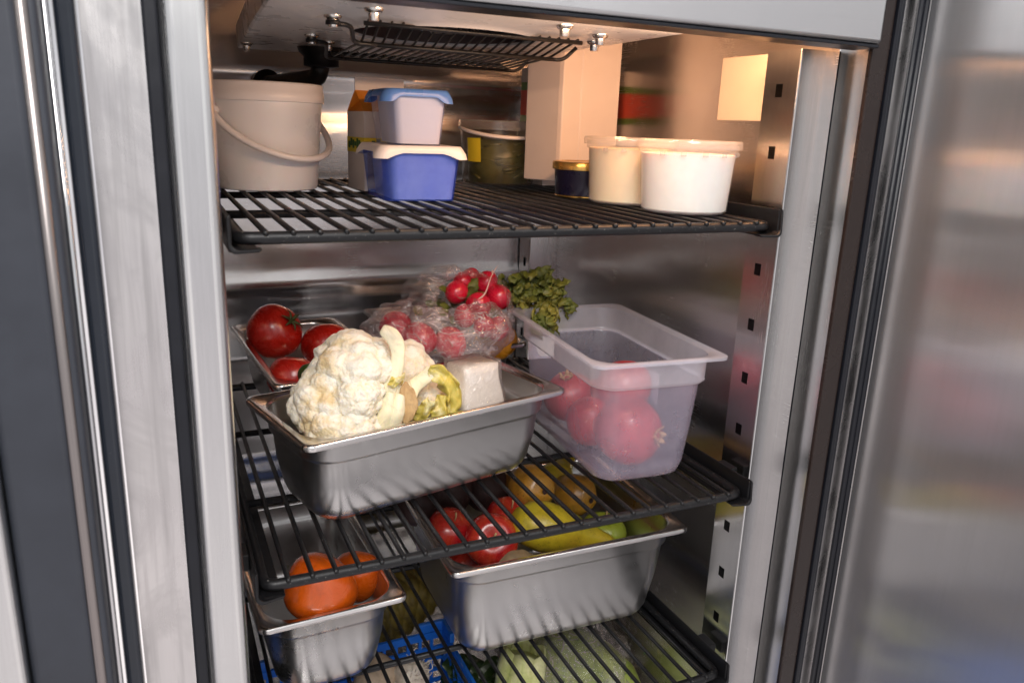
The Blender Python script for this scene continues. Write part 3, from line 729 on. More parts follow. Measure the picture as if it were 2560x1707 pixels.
# ------------------------------------------------------------------ cauliflower
CA = thing('cauliflower', 'big white cauliflower with browned spots and a thick leaf stalk', 'cauliflower', (-.13, .13, Z2+TOP+.004))
def floret_mesh(blobs, name, parent, sub=6):
    import bmesh
    mb = bmesh.new()
    lay = mb.verts.layers.float.new('crease')
    for (c, r, sq, seed) in blobs:
        res = bmesh.ops.create_icosphere(mb, subdivisions=sub, radius=1)
        c = Vector(c)
        for v in res['verts']:
            d = v.co.normalized(); s = Vector((seed*1.7, seed*.6, seed))
            def vor(p):
                dd, _ = noise.voronoi(p, distance_metric='DISTANCE', exponent=2.5); return dd[0], dd[1]
            wv = d+.13*Vector((noise.noise(d*2.5+s), noise.noise(d*2.5+s+Vector((9, 0, 0))), noise.noise(d*2.5+s+Vector((0, 9, 0)))))
            f1, f2 = vor(wv*1.55+s); g1, g2 = vor(wv*3.6+s*2); k1, k2 = vor(wv*7.5+s*3)
            h = .23*(1-min(1, f1*1.1)**2)+.075*(1-min(1, g1*1.2)**2)+.028*(1-min(1, k1*1.2)**2)
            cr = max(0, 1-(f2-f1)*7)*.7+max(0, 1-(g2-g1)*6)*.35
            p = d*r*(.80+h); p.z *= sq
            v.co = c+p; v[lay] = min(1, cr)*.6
        for f in {f for v in res['verts'] for f in v.link_faces}: f.smooth = True
    me = bpy.data.meshes.new(name); mb.to_mesh(me); mb.free()
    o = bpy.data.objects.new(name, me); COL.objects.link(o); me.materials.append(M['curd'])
    o.parent = parent; WM[o.name] = WM[parent.name]; return o
cz = Z2+TOP+.004
rel = lambda x, y, z: (x+.13, y-.13, z-cz)
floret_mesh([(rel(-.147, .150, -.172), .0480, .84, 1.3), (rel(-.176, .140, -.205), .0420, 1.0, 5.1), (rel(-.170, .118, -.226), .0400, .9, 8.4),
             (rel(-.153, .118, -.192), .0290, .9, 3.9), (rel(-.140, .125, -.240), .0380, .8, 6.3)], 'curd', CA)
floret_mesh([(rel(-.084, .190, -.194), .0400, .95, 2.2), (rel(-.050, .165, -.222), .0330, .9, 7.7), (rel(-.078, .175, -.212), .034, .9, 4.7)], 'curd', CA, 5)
def strap(path, w, mat, name, parent, curl=.3, thick=.003, ruffle=0, nw=7, up=None):
    """leaf rib or leaf: a curved strip along path with a rounded cross section"""
    P = [Vector(p) for p in path]; loops = []; W = w if isinstance(w, (list, tuple)) else [w]*len(P)
    prev = None
    for i, p in enumerate(P):
        t = (P[min(i+1, len(P)-1)]-P[max(i-1, 0)]).normalized()
        u = (t.cross(Vector(up))).normalized() if up is not None else t.orthogonal().normalized()
        nrm = u.cross(t).normalized()
        l = []
        for k in range(nw):
            s = (k/(nw-1)-.5)*2
            rf = ruffle*abs(s)*noise.noise(Vector((i*.9, s*2, 1.5)))*2
            l.append(p+u*s*W[i]+nrm*(-curl*W[i]*s*s+rf))
        loops.append(l)
    mb = MB().loft(loops, closed=False)
    for v in mb.v:
        v += Vector((noise.noise(v*70), noise.noise(v*70+Vector((9, 0, 0))), noise.noise(v*70+Vector((0, 9, 0)))))*(.0035 if ruffle > .003 else .0012)
    return mb.build(name, mat, parent, solid=thick, sub=1)
cam_dir = (-.25, -.8, .45)
def smooth_path(pts, n=14):
    P = [Vector(p) for p in pts]; out = []
    for i in range(n):
        t = i/(n-1)*(len(P)-1); k = min(int(t), len(P)-2); f = t-k
        p0, p1, p2, p3 = P[max(k-1, 0)], P[k], P[k+1], P[min(k+2, len(P)-1)]
        out.append(.5*((2*p1)+(-p0+p2)*f+(2*p0-5*p1+4*p2-p3)*f*f+(-p0+3*p1-3*p2+p3)*f**3))
    return out
st = smooth_path([(-.130, .112, -.226), (-.122, .112, -.192), (-.1125, .112, -.165), (-.109, .114, -.146), (-.112, .118, -.129), (-.124, .126, -.122)])
strap(st, [.009, .0085, .008, .0075, .007, .0068, .0065, .0065, .0068, .0075, .008, .008, .0065, .004], M['cstem'], 'leaf_stalk', CA, .45, .006, .001, 7, cam_dir)
st = smooth_path([(-.096, .118, -.205), (-.088, .126, -.190), (-.069, .128, -.177), (-.064, .130, -.173)])
strap(st, [.0075]*14, M['cstem'], 'leaf_stalk', CA, .4, .006, .0008, 7, cam_dir)
st = smooth_path([(-.071, .126, -.171), (-.056, .120, -.181), (-.044, .116, -.199), (-.047, .112, -.222)])
strap(st, [.004, .006, .009, .010, .008, .011, .009, .011, .008, .010, .007, .008, .005, .004], M['cleaf'], 'leaf', CA, .2, .0012, .012, 13, cam_dir)
st = smooth_path([(-.160, .098, -.226), (-.152, .098, -.205), (-.145, .102, -.188), (-.136, .108, -.176)])
strap(st, [.006, .008, .009, .009, .009, .009, .009, .008, .008, .007, .007, .006, .005, .004], M['cleaf'], 'leaf', CA, .4, .0014, .007, 11, cam_dir)
st = smooth_path([(-.147, .096, -.228), (-.146, .096, -.208), (-.142, .099, -.190)], 10)
strap(st, [.0045]*10, M['cstem'], 'leaf_stalk', CA, .5, .004, .0006, 7, cam_dir)
mb = MB()
mb.lathe([(.001, 0), (.018, .001), (.022, .012), (.022, .034), (.017, .056), (.001, .060)], 28, orient((-.108, .130, -.240), (-.05, -.02, 1)), lambda a, t: 1+.12*math.cos(4*a+5*t)+.05*math.cos(9*a))
o = mb.build('cut_base', M['cstem'], CA); rough_mesh(o, .004, 45, 3)
for px in (((-.134, .098, -.228), (-.126, .098, -.205), (-.120, .104, -.186)), ((-.121, .096, -.228), (-.117, .096, -.207), (-.110, .104, -.188))):
    strap(smooth_path(px, 10), [.007, .0075, .008, .008, .008, .0075, .007, .006, .005, .004], M['cstem'], 'leaf_stub', CA, .9, .004, .003, 9, cam_dir)
m4 = orient((-.101, .104, -.200), (-.15, -.85, .28))
mb = MB(); mb.lathe([(.0105, -.005), (.0115, 0), (.0108, .0008), (.004, .0004), (.001, .0006)], 24, m4 @ Matrix.Diagonal((.85, 1.9, 1, 1)), lambda a, t: 1+.10*math.cos(3*a)+.06*math.cos(7*a+1))
mb.build('cut_face', M['cut'], CA)
for px, w_ in ((((-.090, .112, -.226), (-.082, .108, -.214), (-.074, .108, -.200)), .008), (((-.070, .108, -.228), (-.062, .108, -.214), (-.060, .114, -.200)), .009), (((-.120, .104, -.180), (-.112, .108, -.172), (-.104, .116, -.168)), .006)):
    strap(smooth_path(px, 10), [w_*(.5+.5*math.sin(PI*(i+1)/11)) for i in range(10)], M['cleaf'], 'leaf', CA, .4, .0012, .010, 11, cam_dir)

# wrapped block
W = thing('wrapped_block', 'pale block wrapped in shiny cling film at the right end of its pan', 'wrapped food', (.001, .162, Z2+TOP+.003), (math.radians(-4), 0, math.radians(12)))
mb = MB()
for k in range(11):
    t = k/10
mb.loft([rrect(.078-.030*t, .070-.026*t, .006, .130*t, 4) for t in [i/14 for i in range(15)]], cap0=True, cap1=True)
o = mb.build('filling', M['block'], W, world=False); rough_mesh(o, .0018, 40, 2)
mb = MB(); mb.loft([rrect(.0835-.030*t, .076-.026*t, .008, .1335*t-.001, 6) for t in [i/16 for i in range(17)]]+[rrect(.035, .035, .006, .1345, 6)], cap1=True)
o = mb.build('cling_film', M['wrap'], W, world=False); rough_mesh(o, .0036, 85, 5)

# ------------------------------------------------------------------ radishes, greens and bag
def radish_part(loc, r, axis, parent, tail=None, seed=0):
    p = Vector(loc)
    m4 = orient(p, axis)
    o = MB().lathe(sphere_prof(r, 1.06, 16, .0, .03, .06), 28, m4).build('radish', M['radish'], parent); rough_mesh(o, .0006, 60, seed)
    if tail:
        pts = smooth_path([p+Vector(axis).normalized()*r*.98]+[p+Vector(q) for q in tail], 12)
        MB().tube(pts, [.0016-.0014*i/11 for i in range(12)], 6).build('root', M['root'], o)
    return o
RB = thing('radish_bunch', 'bunch of red radishes with wilted green leaves in the open bag', 'radishes', (.075, .34, -.19))
fa = (-.35, -.75, .45)
rs = [((.0650, .318, -.1500), .0182, (-.30, -.70, .62), [(.004, -.014, .020), (.014, -.010, .042), (.026, -.004, .056)], 1),
      ((.1020, .334, -.1440), .0186, (.1, -.8, .3), None, 2), ((.0430, .345, -.1360), .0166, (-.5, -.8, .0), None, 3),
      ((.0905, .352, -.1260), .0168, (.3, -.5, .7), [(.006, -.006, .018), (.012, -.006, .012)], 4), ((.0580, .362, -.1255), .0142, (0, -.6, .7), None, 5),
      ((.0745, .372, -.1215), .0140, (.1, -.6, .6), None, 6), ((.0475, .322, -.1640), .0162, (-.2, -.5, .8), None, 7), ((.0700, .306, -.1770), .0150, (0, -.6, .6), None, 8)]
for l, r, a, tl, s in rs: radish_part(l, r, a, RB, tl, s)
mb = MB(); mb.tube(smooth_path([(.0650, .300, -.158), (.0665, .296, -.166), (.0640, .294, -.172), (.0615, .292, -.180)], 10), .0006, 5); mb.build('root', M['root'], RB)
mb = MB(); rnd = random.Random(11)
def leafp(mb, c, d, nrm, ln, wd, rnd, cr=1.):
    d = Vector(d).normalized(); nrm = (Vector(nrm)-d*Vector(nrm).dot(d)).normalized(); u = d.cross(nrm); loops = []; ph = rnd.uniform(0, 9); bend = rnd.uniform(-.9, .9)
    for i in range(7):
        t = i/6; w = wd*math.sin(PI*(t*.92+.06))**.8; l = []
        for k in range(5):
            s = (k-2)/2
            l.append(Vector(c)+d*ln*t+u*w*s*(1+.15*noise.noise(Vector((i*1.7, s*3, ph))))+nrm*(bend*ln*t*t*.5+.30*w*noise.noise(Vector((i*.9, s*1.8, ph)))*2*cr-.35*w*abs(s)*rnd.uniform(.3, 1)))
        loops.append(l)
    mb.loft(loops, closed=False)
for i in range(230):
    t = rnd.random()
    c = Vector((.126+.062*t+rnd.gauss(0, .010), .352+rnd.gauss(0, .012)-.02*t, -.142+.020*math.sin(t*2.4)-.018*t+rnd.gauss(0, .011)))
    d = Vector((rnd.gauss(.35, .7), rnd.gauss(-.35, .6), rnd.gauss(-.45, .6)))
    leafp(mb, c, d, (rnd.gauss(0, .7), rnd.gauss(-.6, .6), rnd.gauss(.5, .6)), rnd.uniform(.010, .022), rnd.uniform(.0055, .0105), rnd, 2.4)
for i in range(46):
    x = rnd.uniform(.140, .196); z = -.148-.030*rnd.random()**1.5-.2*max(0, .160-x)
    leafp(mb, (x, .318-.03*rnd.random(), z+.3*max(0, x-.17)), (rnd.gauss(.15, .35), rnd.gauss(-.1, .3), -1), (rnd.gauss(-.2, .5), -.9, rnd.gauss(.3, .4)), rnd.uniform(.016, .030), rnd.uniform(.006, .011), rnd, 2.6)
for i in range(26):
    c = Vector((.062+rnd.gauss(0, .024), .352+rnd.gauss(0, .012), -.150+rnd.gauss(0, .014)))
    leafp(mb, c, (rnd.gauss(0, 1), rnd.gauss(-.3, .3), rnd.gauss(.3, .6)), (0, -.8, .5), rnd.uniform(.014, .026), rnd.uniform(.005, .009), rnd)
mb.build('leaves', M['leaf'], RB, solid=.0005)
mb = MB()
for i in range(12):
    a = Vector((.085+rnd.gauss(0, .018), .348+rnd.gauss(0, .008), -.152+rnd.gauss(0, .012))); b = Vector((.160+rnd.gauss(0, .02), .352, -.140+rnd.gauss(0, .014)))
    mb.tube(smooth_path([a, (a+b)/2+Vector((0, 0, rnd.uniform(.0, .014))), b], 8), .0018, 6)
mb.tube(smooth_path([(.150, .330, -.155), (.156, .322, -.150), (.160, .318, -.160), (.158, .316, -.178)], 10), .0013, 6)
mb.build('stems', M['stem'], RB)
labs = ['radish at the left end of the bag, dim behind the film', 'radish low in the bag just right of the cauliflower stalk', 'lowest radish in the bag, right under shiny creases', 'radish at the right end of the bag above the steel pan']
locs = [((-.047, .338, -.178), .0225), ((-.024, .303, -.187), .0220), ((.014, .287, -.192), .0210), ((.090, .306, -.182), .0165)]
for lb, (l, r) in zip(labs, locs):
    R0_ = thing('radish', lb, 'radish', l, group='loose radishes inside the bag')
    o = MB().lathe(sphere_prof(r, 1.15, 18, 0, .03, .08), 32, orient((0, 0, 0), (random.uniform(-.5, .5), -.5, random.uniform(-.2, .8)))).build('flesh', M['radish'], R0_, world=False); rough_mesh(o, .001, 40, r*99)
    MB().tube(smooth_path([(0, -r*.8, -.3*r), (-.006, -r*1.08, .2*r), (-.012, -r*1.0, .7*r)], 8), [.0014-.0012*i/7 for i in range(8)], 6).build('root', M['root'], R0_, world=False)
BG = thing('plastic_bag', 'crumpled clear plastic bag torn open around the red radishes', 'plastic bag', (.02, .33, -.22))
def crumple(p, a=1.):
    return a*(.008*noise.noise(p*26)+.009*abs(noise.noise(p*44+Vector((3, 1, 2))))+.0012*abs(noise.noise(p*110))-.005)
def bag():
    mb = MB()
    E1, E2, E3 = Vector((.911, -.411, .036)), Vector((.077, .255, .964)), Vector((-.405, -.875, .264))
    # belly of the bag round the loose radishes
    cb = Vector((.002, .316, -.186)); loops = []
    for i in range(46):
        a = -PI/2+PI*.90*i/45; l = []
        for j in range(120):
            b = 2*PI*j/120
            q = E1*(.104*max(0, math.cos(a))**.7*math.cos(b))+Vector((.3, .9, .1))*(.062*max(0, math.cos(a))**.7*math.copysign(abs(math.sin(b))**.8, math.sin(b)))+Vector((0, 0, 1))*(.050*math.sin(a))
            q += E1*.010*math.sin(a); p = cb+q
            n_ = q.normalized()
            p = p+n_*crumple(p, 1.1)+n_*.004*math.sin(b*9+6*noise.noise(p*20))*max(0, math.sin(a))
            if p.z < -.2165: p.z = -.2165-.0004*i
            l.append(p)
        loops.append(l)
    mb.loft(loops, cap0=True)
    # gathered collar folded back round the bunch
    cc = Vector((.066, .332, -.150)); loops = []
    for i in range(26):
        t = i/25; l = []
        for j in range(150):
            th = 2*PI*j/150; c_, s_ = math.cos(th), math.sin(th)
            left, low, right, top = max(0, -c_), max(0, -s_), max(0, c_), max(0, s_)
            ri = .046+.006*low+.004*left
            ro = .052+.052*left**1.3+.028*low**1.5+.020*right*right*low+.006*top
            rho = ri+(ro-ri)*t
            rho += .004*noise.noise(Vector((c_*2.2, s_*2.2, 5+t)))
            hgt_ = .026*math.sin(PI*min(1, .25+t*.62))-.034*t*t-.020*top*(1-t)+.012*low*(1-t)
            f = abs(noise.noise(Vector((c_*6.5, s_*6.5, t*.7))))*.018+abs(noise.noise(Vector((c_*11, s_*11, t*.9+4))))*.007
            p = cc+E1*(rho*c_)+E2*(rho*s_*.80)+E3*(hgt_+f*(.35+t)-.004)
            p += E2*.006*left
            p += Vector((1, 1, 1))*crumple(p, .35)
            l.append(p)
        loops.append(l)
    mb.loft(loops)
    return mb
bag().build('film', M['bag'], BG)
OP = thing('bell_pepper', 'orange pepper in the pan behind the clear container', 'pepper', (.118, .375, -.2200))
body_of(sphere_prof(.032, .9, 16, .1), M['orange'], None, lambda a, t: 1+.07*math.cos(4*a), 32, None, .001, 30, 'flesh', OP)
MB().tube([(0, 0, .024), (.001, 0, .034), (.004, 0, .040)], .003, 8).build('stem', M['stem'], OP, world=False)

# ------------------------------------------------------------------ pomegranates
def pom(label, loc, r, axis, crown=True):
    T = thing('pomegranate', label, 'pomegranate', loc, group='pomegranates in the clear container')
    m4 = orient((0, 0, 0), axis)
    body_of(sphere_prof(r, .95, 20, .03, .06), M['pom'], None, lambda a, t: 1+.02*math.cos(5*a+1)+.015*math.cos(3*a), 40, m4, .0014, 25, 'rind', T)
    if crown:
        mb = MB()
        for k in range(6):
            a = 2*PI*k/6+random.uniform(-.2, .2); ca, sa = math.cos(a), math.sin(a); q = r*.20
            mb.loft([[(q*ca*f-w_*sa, q*sa*f+w_*ca, z) for w_ in (-q*.5*ww, 0, q*.5*ww)] for f, z, ww in ((.9, r*.88, 1), (1.0, r*.97, .9), (1.25, r*1.04, .6), (1.6, r*1.07, .1))], closed=False)
        mb.lathe([(r*.20, r*.88), (r*.16, r*.93), (r*.12, r*.90), (.001, r*.88)], 14)
        mb.xf(m4).build('crown', M['pomcrown'], T, world=False, solid=.0008)
    return T
pzb = Z2+TOP+.003
pom('big pomegranate at the front with its crown facing right', (.1845, .1060, pzb+.0430), .0425, (.45, -.80, .08))
pom('pomegranate against the left side of the clear container', (.1680, .232, pzb+.0480), .0350, (-.3, -.2, 1))
pom('pomegranate behind the front one, leaning on the left wall', (.1640, .166, pzb+.0365), .0320, (.6, -.6, .3))
pom('topmost pomegranate, its red top seen over the container rim', (.212, .163, pzb+.0800), .0360, (.2, .5, .8), False)
pom('pomegranate at the bottom back of the clear container', (.212, .232, pzb+.0340), .0335, (.2, .5, .8), False)

# ------------------------------------------------------------------ fruit pan
def apple(label, loc, r, axis, mat='apple', grp='apples in the fruit pan', roll=0):
    T = thing('apple', label, 'apple', loc, group=grp)
    m4 = orient((0, 0, 0), axis, roll)
    body_of(sphere_prof(r, .90, 20, .26, .14, -.06), M[mat], None, lambda a, t: 1+.014*math.cos(5*a), 40, m4, .001, 25, 'flesh', T)
    MB().tube([(0, 0, r*.58), (.001, .0008, r*.9), (.004, .002, r*1.15)], .0013, 6).xf(m4).build('stem', M['cut'], T, world=False)
    return T
fz = Z3+TOP+.003
apple('red and yellow apple beside the brown ginger', (.046, .205, -.447), .0362, (-.2, -.75, .55), roll=.8)
apple('dark red apple at the left end of its pan', (.004, .253, -.4480), .0310, (.2, -.4, .8), roll=2)
apple('red apple between the yellow pear and the apple beside the ginger', (.092, .252, -.4480), .0330, (.1, -.3, .9), roll=1)
apple('red apple deep in shade behind the dark red apple', (.040, .288, -.5050), .0320, (.1, .3, .9))
apple('green apple right of the long yellow pear', (.234, .225, -.4840), .0340, (.1, -.1, 1), 'greenapple')
apple('green apple behind the long yellow pear', (.178, .238, -.4800), .0330, (-.1, -.1, 1), 'greenapple')
PEARP = [(.001, -.036), (.008, -.0365), (.018, -.033), (.028, -.022), (.0325, -.006), (.0315, .008), (.026, .022), (.0185, .038), (.0145, .054), (.0120, .066), (.007, .073), (.001, .074)]
def pear(label, loc, axis, mat, s=1, bend=.0, roll=0, grp='pears in the fruit pan', ls=1.):
    T = thing('pear', label, 'pear', loc, group=grp)
    mb = MB()
    prof = []
    for i in range(len(PEARP)*3-2):
        t = i/3; k = min(int(t), len(PEARP)-2); f = t-k
        prof.append((PEARP[k][0]*(1-f)+PEARP[k+1][0]*f, PEARP[k][1]*(1-f)+PEARP[k+1][1]*f))
    mb.lathe([(r*s, z*s) for r, z in prof], 36, None, lambda a, t: 1+.02*math.cos(2*a)+.015*math.cos(5*a))
    for v in mb.v:
        if v.z > 0: v.x += bend*v.z*v.z/.07
    m4 = orient((0, 0, 0), axis, roll) @ Matrix.Diagonal((1, 1, ls, 1)); mb.xf(m4)
    o = mb.build('flesh', M[mat], T, world=False); rough_mesh(o, .0012, 45, s*7)
    mb = MB()
    mb.lathe([(.0035*s, -.0372*s), (.0045*s, -.0385*s), (.0022*s, -.0375*s), (.0008, -.0362*s)], 10)
    mb.xf(m4).build('blossom_end', M['beet'], T, world=False); mb = MB()
    mb.tube([(bend*.073*s, 0, .072*s), (bend*.08*s+.002, 0, .082*s), (bend*.09*s+.006, 0, .090*s)], .0016*s, 6)
    mb.xf(m4).build('stem', M['beet'], T, world=False)
    return T
pear('brown gold pear, blossom end facing out, behind the yellow pear', (.135, .272, -.4130), (-.10, .85, -.20), 'russet', 1.02)
pear('olive brown pear with a dark blossom end, right of the brown gold pear', (.2110, .276, -.4400), (-.25, .9, -.1), 'russet', .95)
pear('long yellow green pear lying across the other fruit', (.124, .196, -.4380), (.88, -.20, -.27), 'pear', 1.06, -.10, 0, ls=1.3)
pear('yellow green pear in the dark back of the fruit pan', (.205, .325, -.437), (.6, .5, .2), 'pear', .85)
for k, (lb, l, r) in enumerate((('dark beet behind the red apples', (.030, .330, -.425), .038), ('dark beet touching the gold pear', (.088, .325, -.432), .036), ('dark beet in the back left corner of the fruit pan', (-.020, .325, -.438), .034))):
    T = thing('beet', lb, 'beetroot', l, group='beets at the back of the fruit pan')
    body_of(sphere_prof(r, .95, 16, .04, .0), M['beet'], None, None, 28, orient((0, 0, 0), (.3*k, -.4, .8)), .003, 40, 'skin', T)
    MB().tube([(0, 0, r*.85), (.002, .001, r*1.1)], .004, 8).build('stem_stub', M['beet'], T, world=False)
G = thing('ginger_root', 'brown ginger piece tucked at the front of the fruit pan', 'ginger', (.066, .168, -.462))
mb = MB(); mb.lathe(sphere_prof(.021, .8, 14), 26, Matrix.Diagonal((1.15, .8, .8, 1)))
mb.lathe(sphere_prof(.012, .8, 10), 18, Matrix.Translation((.018, .006, -.006))); o = mb.build('skin', M['ginger'], G, world=False); rough_mesh(o, .003, 70, 2)

# persimmons
def persimmon(label, loc, r, axis, roll=0, narrow=.12):
    T = thing('persimmon', label, 'persimmon', loc, group='persimmons in the narrow pan')
    m4 = orient((0, 0, 0), axis, roll)
    body_of(sphere_prof(r, 1.12, 22, -.05, .05, narrow), M['persimmon'], None, lambda a, t: 1+.045*math.cos(4*a)*math.sin(PI*t)+.02*math.cos(2*a), 44, m4, .001, 22, 'flesh', T)
    star(0, r*.5, -r*1.06, 4, M['calyx'], T, m4, .30, -.2)
    MB().lathe([(.001, r*1.085), (.0018, r*1.09), (.0012, r*1.10), (.0003, r*1.105)], 8, m4).build('tip', M['beet'], T, world=False)
    return T
persimmon('large orange persimmon lying in front in the narrow pan', (-.1880, .168, -.4430), .0385, (.85, -.25, -.30), .5, .16)
persimmon('orange persimmon behind, against the right wall of its pan', (-.1330, .225, -.4720), .0320, (.2, -.5, .6), .2)

# ------------------------------------------------------------------ below the lowest shelf
CR = thing('plastic_crate', 'bright blue lattice plastic crate under the lowest shelf', 'crate', (-.115, .17, ZB))
cx0, cx1, cy0, cy1, cz0, cz1 = -.270, .052, .17, .405, ZB+.002, -.718
def lattice(a, b, up, nu, nv, th, bw=.0050, top=.013):
    """grid wall from a to b (bottom corners), height up"""
    a, b = Vector(a), Vector(b); mb = MB(); d = (b-a); ln = d.length; d.normalize(); nn = d.cross(Vector((0, 0, 1)))*th/2
    def bar(u0, u1, z0, z1):
        pts = []
        for z in (z0, z1):
            for s in (-1, 1):
                for u in (u0, u1): pts.append(a+d*u+Vector((0, 0, z))+nn*s)
        mb.add(pts, [(0, 1, 3, 2), (4, 6, 7, 5), (0, 4, 5, 1), (2, 3, 7, 6), (0, 2, 6, 4), (1, 5, 7, 3)])
    H = up-top
    for i in range(nu+1): bar(max(0, ln*i/nu-bw/2), min(ln, ln*i/nu+bw/2), 0, H)
    for j in range(nv):
        for i in range(nu):
            bar(ln*i/nu+bw/2, ln*(i+1)/nu-bw/2, H*j/nv, H*j/nv+bw)
    bar(0, ln, H, up); return mb
hgt = cz1-cz0
for a, b, nu in (((cx0, cy1, cz0), (cx1, cy1, cz0), 16), ((cx1, cy0, cz0), (cx1, cy1, cz0), 12), ((cx0, cy0, cz0), (cx1, cy0, cz0), 16), ((cx0, cy0, cz0), (cx0, cy1, cz0), 12)):
    lattice(a, b, hgt, nu, 7, .005).build('lattice_wall', M['crate'], CR, smooth=False)
mb = MB(); mb.box(cx0, cx1, cy0, cy1, cz0-.001, cz0); mb.build('base', M['crate'], CR, smooth=False)
for x, y in ((cx1, cy1), (cx0, cy1)):
    sx = -1 if x > 0 else 1; mb = MB()
    pts = [(x+sx*.042, y-.003), (x+sx*.042, y+.005), (x-sx*.005, y+.005), (x-sx*.005, y-.042), (x+sx*.003, y-.042), (x+sx*.003, y-.003)]
    if sx > 0: pts = pts[::-1]
    mb.loft([[(px, py, z) for px, py in pts] for z in (cz1+.0005, cz1+.018)], True, True)
    mb.build('corner_lug', M['crate'], CR, smooth=False, bevel=.002)
GZ = -.72
for k, (lb, l, r) in enumerate((('garlic bulb with frayed white roots in the blue crate', (-.035, .300, -.705), .026), ('garlic bulb lying low in the blue crate near the frayed one', (-.075, .272, -.722), .024), ('garlic bulb at the far left of the blue crate', (-.150, .30, -.735), .024))):
    T = thing('garlic_bulb', lb, 'garlic', l, group='garlic bulbs in the blue crate')
    m4 = orient((0, 0, 0), (.2, -.4, .8))
    body_of(sphere_prof(r, .85, 18, -.2, .06), M['garlic'], None, lambda a, t: 1+.07*abs(math.cos(4*a)), 40, m4, .0018, 60, 'skin', T)
    mb = MB()
    for i in range(34 if k == 0 else 14):
        a = random.uniform(0, 2*PI); q = random.uniform(.2, 1)*r*.8
        p = Vector((q*math.cos(a), q*math.sin(a), r*.75)); mb.tube(smooth_path([p, p*1.15+Vector((0, 0, .004)), p*1.25+Vector((random.gauss(0, .004), random.gauss(0, .004), random.uniform(.0, .012)))], 6), .0007, 4)
    mb.xf(m4).build('roots', M['garlic'], T, world=False)
T = thing('mushroom', 'beige mushroom cap in the blue crate beside the garlic', 'mushroom', (-.083, .322, -.708))
body_of([(.001, .022), (.016, .021), (.028, .014), (.034, .002), (.033, -.005), (.026, -.007), (.012, -.006)], M['mushroom'], None, lambda a, t: 1+.05*math.cos(3*a), 36, orient((0, 0, 0), (-.2, -.4, .9)), .002, 40, 'cap', T)
MB().lathe([(.011, -.030), (.012, -.006)], 16, orient((0, 0, 0), (-.2, -.4, .9))).build('stem', M['mushroom'], T, world=False)
PA = thing('pineapple', 'pineapple with scaly brown yellow skin behind the blue crate', 'pineapple', (-.02, .510, -.72))
mb = MB(); m4 = orient((0, 0, 0), (.9, .1, .15))
n1, n2 = 150, 90; loops = []
for i in range(n2+1):
    t = i/n2; z = (t-.5)*.20; r = .058*math.sin(PI*(t*.9+.05))**.45; l = []
    for j in range(n1):
        a = 2*PI*j/n1; u = a*14/(2*PI); vv = t*16
        e = abs(math.sin(PI*(u+vv)/2))*abs(math.sin(PI*(u-vv)/2))
        q = r+.0075*e**.7
        l.append(m4 @ Vector((q*math.cos(a), q*math.sin(a), z)))
    loops.append(l)
mb.loft(loops, True, True); mb.build('skin', M['pineapple'], PA, world=False)
mb = MB(); rnd = random.Random(3)
for i in range(26):
    a = rnd.uniform(0, 2*PI); leafp(mb, m4 @ Vector((.01*math.cos(a), .01*math.sin(a), .095)), m4.to_3x3() @ Vector((math.cos(a)*.6, math.sin(a)*.6, 1)), (0, 0, 1), rnd.uniform(.05, .09), .008, rnd)
mb.build('leaves', M['leaf'], PA, world=False)
LT = thing('lettuce_heart', 'pale green lettuce heart with a browned cut edge under the shelf', 'lettuce', (.118, .250, -.735))
for k in range(6):
    a = 2*PI*k/6; mb = MB(); loops = []
    for i in range(9):
        t = i/8; rr = .018+.020*math.sin(PI*t*.75); l = []
        for j in range(9):
            s = (j-4)/4; b = a+s*.75; l.append(Vector((rr*math.cos(b)*(1-.1*abs(s)), rr*math.sin(b)*(1-.1*abs(s)), -.06+.12*t+.004*math.cos(s*3))))
        loops.append(l)
    mb.loft(loops, closed=False).xf(orient((0, 0, 0), (.25, .15, 1))).build('leaf', M['lettuce'], LT, world=False, solid=.003)
MB().lathe([(.012, -.058), (.030, .045), (.001, .052)], 16, orient((0, 0, 0), (.25, .15, 1))).build('core', M['lettuce'], LT, world=False)
def film_blob(name, label, loc, rx, ry, rz_, amp, seed, cat='plastic bag'):
    mb = MB(); loops = []
    for i in range(25):
        a = -PI/2+PI*i/24; l = []
        for j in range(60):
            b = 2*PI*j/60; p = Vector((rx*math.cos(a)*math.cos(b), ry*math.cos(a)*math.sin(b), rz_*math.sin(a)))
            k = 1+amp*(abs(noise.noise(p*35+Vector((seed, 0, 0))))*1.6+.8*abs(noise.noise(p*80)))
            l.append(p*k)
        loops.append(l)
    o = mb.loft(loops, True, True).build(name, M['bag'], None); o.location = loc
    return tag(o, label, cat)
film_blob('plastic_bag', 'clear plastic bag round the squash under the lowest shelf', (.235, .330, -.765), .088, .14, .080, .22, 4)
SQ = thing('squash', 'speckled yellow green squash in the bag at bottom right', 'squash', (.250, .300, -.775))
body_of([(.001, -.114), (.030, -.110), (.054, -.08), (.064, -.02), (.058, .04), (.044, .09), (.022, .118), (.001, .122)], M['squash'], None, None, 36, orient((0, 0, 0), (.35, -.9, .12)), .002, 25, 'skin', SQ)
MB().tube([(-.036, .098, -.013), (-.044, .128, -.016)], .006, 8).build('stem', M['stem'], SQ, world=False)
GN = thing('leafy_greens', 'dark leafy greens beside the blue crate', 'greens', (.075, .32, -.79))
mb = MB(); rnd = random.Random(8)
for i in range(60):
    leafp(mb, (rnd.uniform(-.03, .05), rnd.uniform(-.05, .05), rnd.uniform(-.05, .03)), (rnd.gauss(0, 1), rnd.gauss(-.3, .8), rnd.gauss(.4, .6)), (0, -.5, .8), rnd.uniform(.03, .06), rnd.uniform(.012, .02), rnd)
mb.build('leaves', M['zucchini'], GN, world=False)

